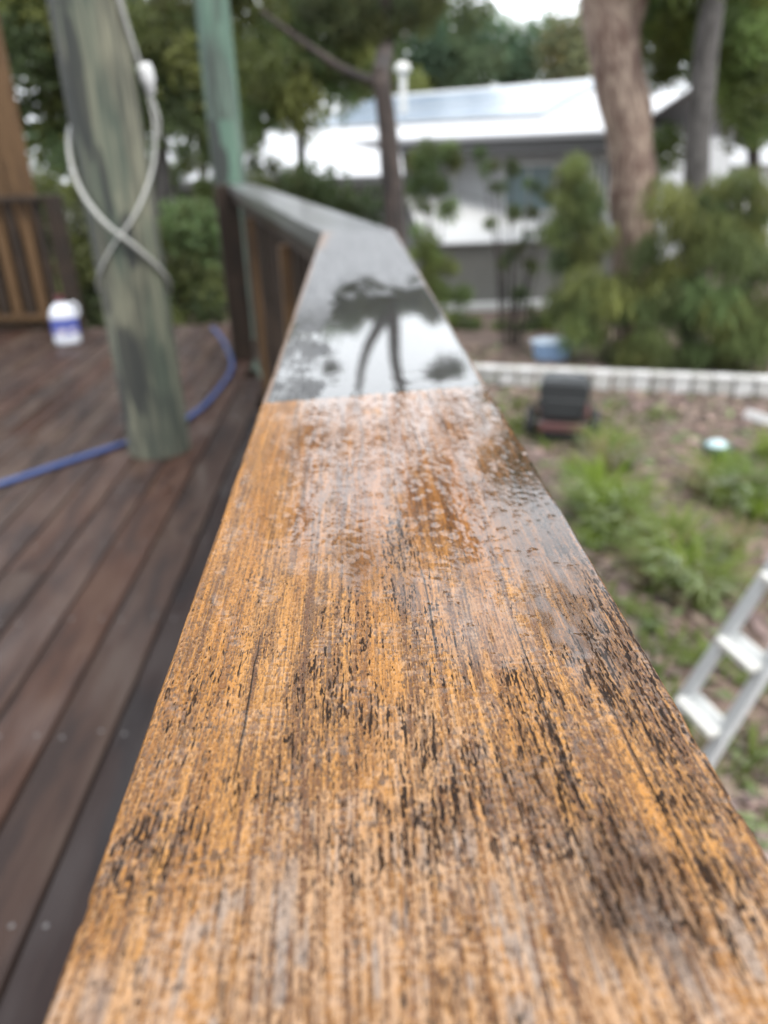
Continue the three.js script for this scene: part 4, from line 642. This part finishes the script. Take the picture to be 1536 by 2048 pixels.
{ // aluminium stepladder standing in the garden below the rail
  const al = mat(0.56, 0.57, 0.57, 0.38, { metalness: 0.35 }), white = mat(0.62, 0.61, 0.57, 0.5);
  const Lv = -0.92; // level of the lowest tread in view
  const q0 = onLevel(1372, 1392, Lv), q1 = onLevel(1446, 1470, Lv); // ends of that tread
  const ax = q1.clone().sub(q0), wid = ax.length(); ax.normalize(); const nrm = V(ax.z, 0, -ax.x); // level, square to the treads
  const up = atDist(1500, 1245, 1); const t2 = onLevel(1452, 1272, Lv + 0.28); // left end of the tread above
  const d = t2.clone().sub(q0), back = V(d.x, 0, d.z); const lean = back.dot(nrm) / 0.28; // how far the stiles lean per metre of height
  const c = q0.clone().add(q1).multiplyScalar(0.5);
  const foot = c.clone().addScaledVector(nrm, lean * (GROUND - Lv)); foot.y = GROUND;
  const g = thing('step_ladder', 'pale aluminium stepladder standing in the garden beside the rail', 'ladder', [foot.x, GROUND, foot.z]);
  const hgt = 1.95, at = (h, side) => V(nrm.x * lean * h + ax.x * side * (wid / 2) * (1.25 - 0.25 * h / 1), h, nrm.z * lean * h + ax.z * side * (wid / 2) * (1.25 - 0.25 * h / 1));
  
  for (const s of [-1, 1]) part('stile', beam(at(0.005, s), at(hgt, s), 0.028, 0.065, 0.005), al, g);
  const yaw = Math.atan2(-ax.z, ax.x);
  for (let i = 0; i < 6; i++) { const h = (Lv - GROUND) - 0.56 + 0.28 * i; if (h < 0.1) continue; const a = at(h, -1), b = at(h, 1), m = a.clone().add(b).multiplyScalar(0.5); part('tread', rbox(a.distanceTo(b) - 0.02, 0.03, 0.115, 0.006), white, g, [m.x, h, m.z], [0, yaw, 0]); const tr = g.children[g.children.length - 1]; for (let k = -2; k <= 2; k++) part('grip_rib', rbox(a.distanceTo(b) - 0.05, 0.004, 0.006, 0.001), al, tr, [0, 0.0165, k * 0.015]); }
  for (const sd of [-1, 1]) { const f = at(0.03, sd); part('rubber_foot', rbox(0.04, 0.06, 0.085, 0.01), mat(0.02, 0.02, 0.02, 0.8), g, [f.x, 0.03, f.z], [0, yaw, 0]); }
  const topm = at(hgt, 0); part('top_cap', rbox(wid * 0.98, 0.04, 0.16, 0.012), white, g, [topm.x, hgt + 0.012, topm.z], [0, yaw, 0]);
  for (const s of [-1, 1]) { const b = at(hgt - 0.03, s * 0.8), e = V(nrm.x * (lean * hgt + 0.72 * Math.sign(lean)) + ax.x * s * wid * 0.6, 0.005, nrm.z * (lean * hgt + 0.72 * Math.sign(lean)) + ax.z * s * wid * 0.6); part('rear_leg', beam(b, e, 0.022, 0.04, 0.004), al, g); }
}
// grass tufts
function tuft(seed, n, h) {
  const r = rng(seed), pos = [], idx = [];
  for (let i = 0; i < n; i++) {
    const a = r() * 6.283, R = 0.10 * Math.sqrt(r()), l = h * (0.6 + 0.6 * r()), out = l * (0.35 + 0.6 * r()), w = 0.009 + 0.010 * r(), b = pos.length / 3, ca = Math.cos(a), sa = Math.sin(a);
    for (let k = 0; k <= 3; k++) { const t = k / 3, x = R + out * t * t, y = l * (t - 0.35 * t * t * t), ww = w * (1 - t * 0.85); pos.push(ca * x - sa * ww, y, sa * x + ca * ww, ca * x + sa * ww, y, sa * x - ca * ww); }
    for (let k = 0; k < 3; k++) { const q = b + 2 * k; idx.push(q, q + 1, q + 2, q + 2, q + 1, q + 3); }
  }
  const g = new THREE.BufferGeometry(); g.setAttribute('position', new THREE.Float32BufferAttribute(pos, 3)); g.setIndex(idx); g.computeVertexNormals(); return g;
}
{
  const gm = [leafMat('grassa', 0.175, 0.255, 0.020), leafMat('grassb', 0.20, 0.26, 0.045), leafMat('grassc', 0.12, 0.18, 0.030)], tg = [tuft(1, 70, 0.42), tuft(2, 60, 0.36), tuft(3, 80, 0.5)];
  const r = rng(3), spots = [[1200, 1020, 1.25], [1170, 1000, 1.1], [1245, 1050, 1.1], [1300, 1090, 0.8], [1340, 1130, 1.2], [1385, 1160, 1.1], [1405, 1120, 0.9], [1360, 1185, 0.8], [1220, 900, 1.1], [1195, 880, 0.9], [1250, 925, 0.7], [1400, 965, 1.0], [1440, 990, 0.9], [1485, 960, 0.8], [1520, 1020, 0.9], [1470, 1090, 0.6], [1185, 1080, 0.6], [1525, 900, 0.9], [1150, 930, 0.6], [1275, 1150, 0.6], [1240, 1000, 0.7], [1330, 1060, 0.6], [1460, 940, 1.1], [1500, 1170, 0.6], [1300, 1240, 0.5], [1380, 1310, 0.5], [1190, 1040, 1.1], [1225, 1000, 1.2], [1215, 1060, 1.0], [1180, 970, 0.9], [1260, 1030, 0.9], [1365, 1140, 1.2], [1330, 1160, 1.0], [1400, 1185, 1.0], [1350, 1100, 0.9], [1310, 1120, 0.8], [1430, 960, 1.0], [1500, 985, 1.0], [1240, 885, 0.9], [1210, 930, 0.8]];
  const straw = leafMat('straw', 0.26, 0.21, 0.10); let gi_ = 0;
  for (const [px, py, k] of spots) { const dry = ++gi_ % 4 === 0; const p = onLevel(px, py + 20, GROUND), o = part('grass_tuft', tg[Math.floor(r() * 3)], dry ? straw : gm[Math.floor(r() * 3)], scene, [p.x, GROUND - 0.01, p.z], [0, r() * 6, 0]); o.name = named('grass_tuft'); o.scale.set(k * (0.85 + 0.4 * r()), k * (0.75 + 0.5 * r()), k * (0.85 + 0.4 * r())); tag(o, dry ? 'dry straw coloured tuft of grass growing in the mulched bed' : 'tuft of long green grass growing in the mulched bed', 'grass tuft', dry ? 'dry grass tufts in the mulched bed' : 'green grass tufts in the mulched bed'); }
  // fallen leaves and bark chips
  const lg = new THREE.BufferGeometry(); lg.setAttribute('position', new THREE.Float32BufferAttribute([0, 0, -0.06, 0.018, 0.006, 0, 0, 0.002, 0.06, 0, 0, -0.06, 0, 0.002, 0.06, -0.018, 0.005, 0], 3)); lg.computeVertexNormals();
  const n = 9000, im = new THREE.InstancedMesh(lg, new THREE.MeshStandardMaterial({ color: rgb(1, 1, 1), roughness: 0.9, side: THREE.DoubleSide }), n), m4 = new THREE.Matrix4(), q = new THREE.Quaternion(), e = new THREE.Euler();
  for (let i = 0; i < n; i++) { e.set(0.5 * (r() - 0.5), r() * 6.3, 0.6 * (r() - 0.5)); q.setFromEuler(e); const k = 0.7 + 1.2 * r(); im.setMatrixAt(i, m4.compose(V(0.6 + 6.4 * r(), GROUND + 0.012 + 0.012 * r(), -2.2 - 10.5 * r()), q, V(k * (0.8 + r()), k, k))); const w = r(), b = 0.05 + 0.15 * r(); im.setColorAt(i, w < 0.2 ? rgb(b * 0.6, b * 0.75, b * 0.3) : rgb(b, b * (0.66 + 0.1 * r()), b * (0.50 + 0.15 * r()))); }
  im.name = 'leaf_litter'; shade(im); scene.add(tag(im, 'dry fallen leaves and bark chips strewn over the mulched bed', 'leaf litter', null, 'stuff'));
  // short grass between
  const n2 = 420, gi = new THREE.InstancedMesh(tuft(9, 10, 0.10), gm[2], n2); let c = 0;
  for (let i = 0; i < n2 * 6 && c < n2; i++) { const x = 0.8 + 6 * r(), z = -2.4 - 8.5 * r(); if (fbm(x * 0.9 + 5, z * 0.9 + 60, 3) < 0.56) continue; e.set(0, r() * 6.3, 0); q.setFromEuler(e); const k = 0.7 + 0.9 * r(); gi.setMatrixAt(c, m4.compose(V(x, GROUND - 0.005, z), q, V(k, k, k))); const b = 0.7 + 0.7 * r(); gi.setColorAt(c++, rgb(b * 1.15, b, b * 1.1)); }
  gi.count = c; gi.name = 'short_grass'; shade(gi); scene.add(tag(gi, 'thin short grass growing through the mulched bed', 'grass', null, 'stuff'));
}

renderer.render(scene, camera);
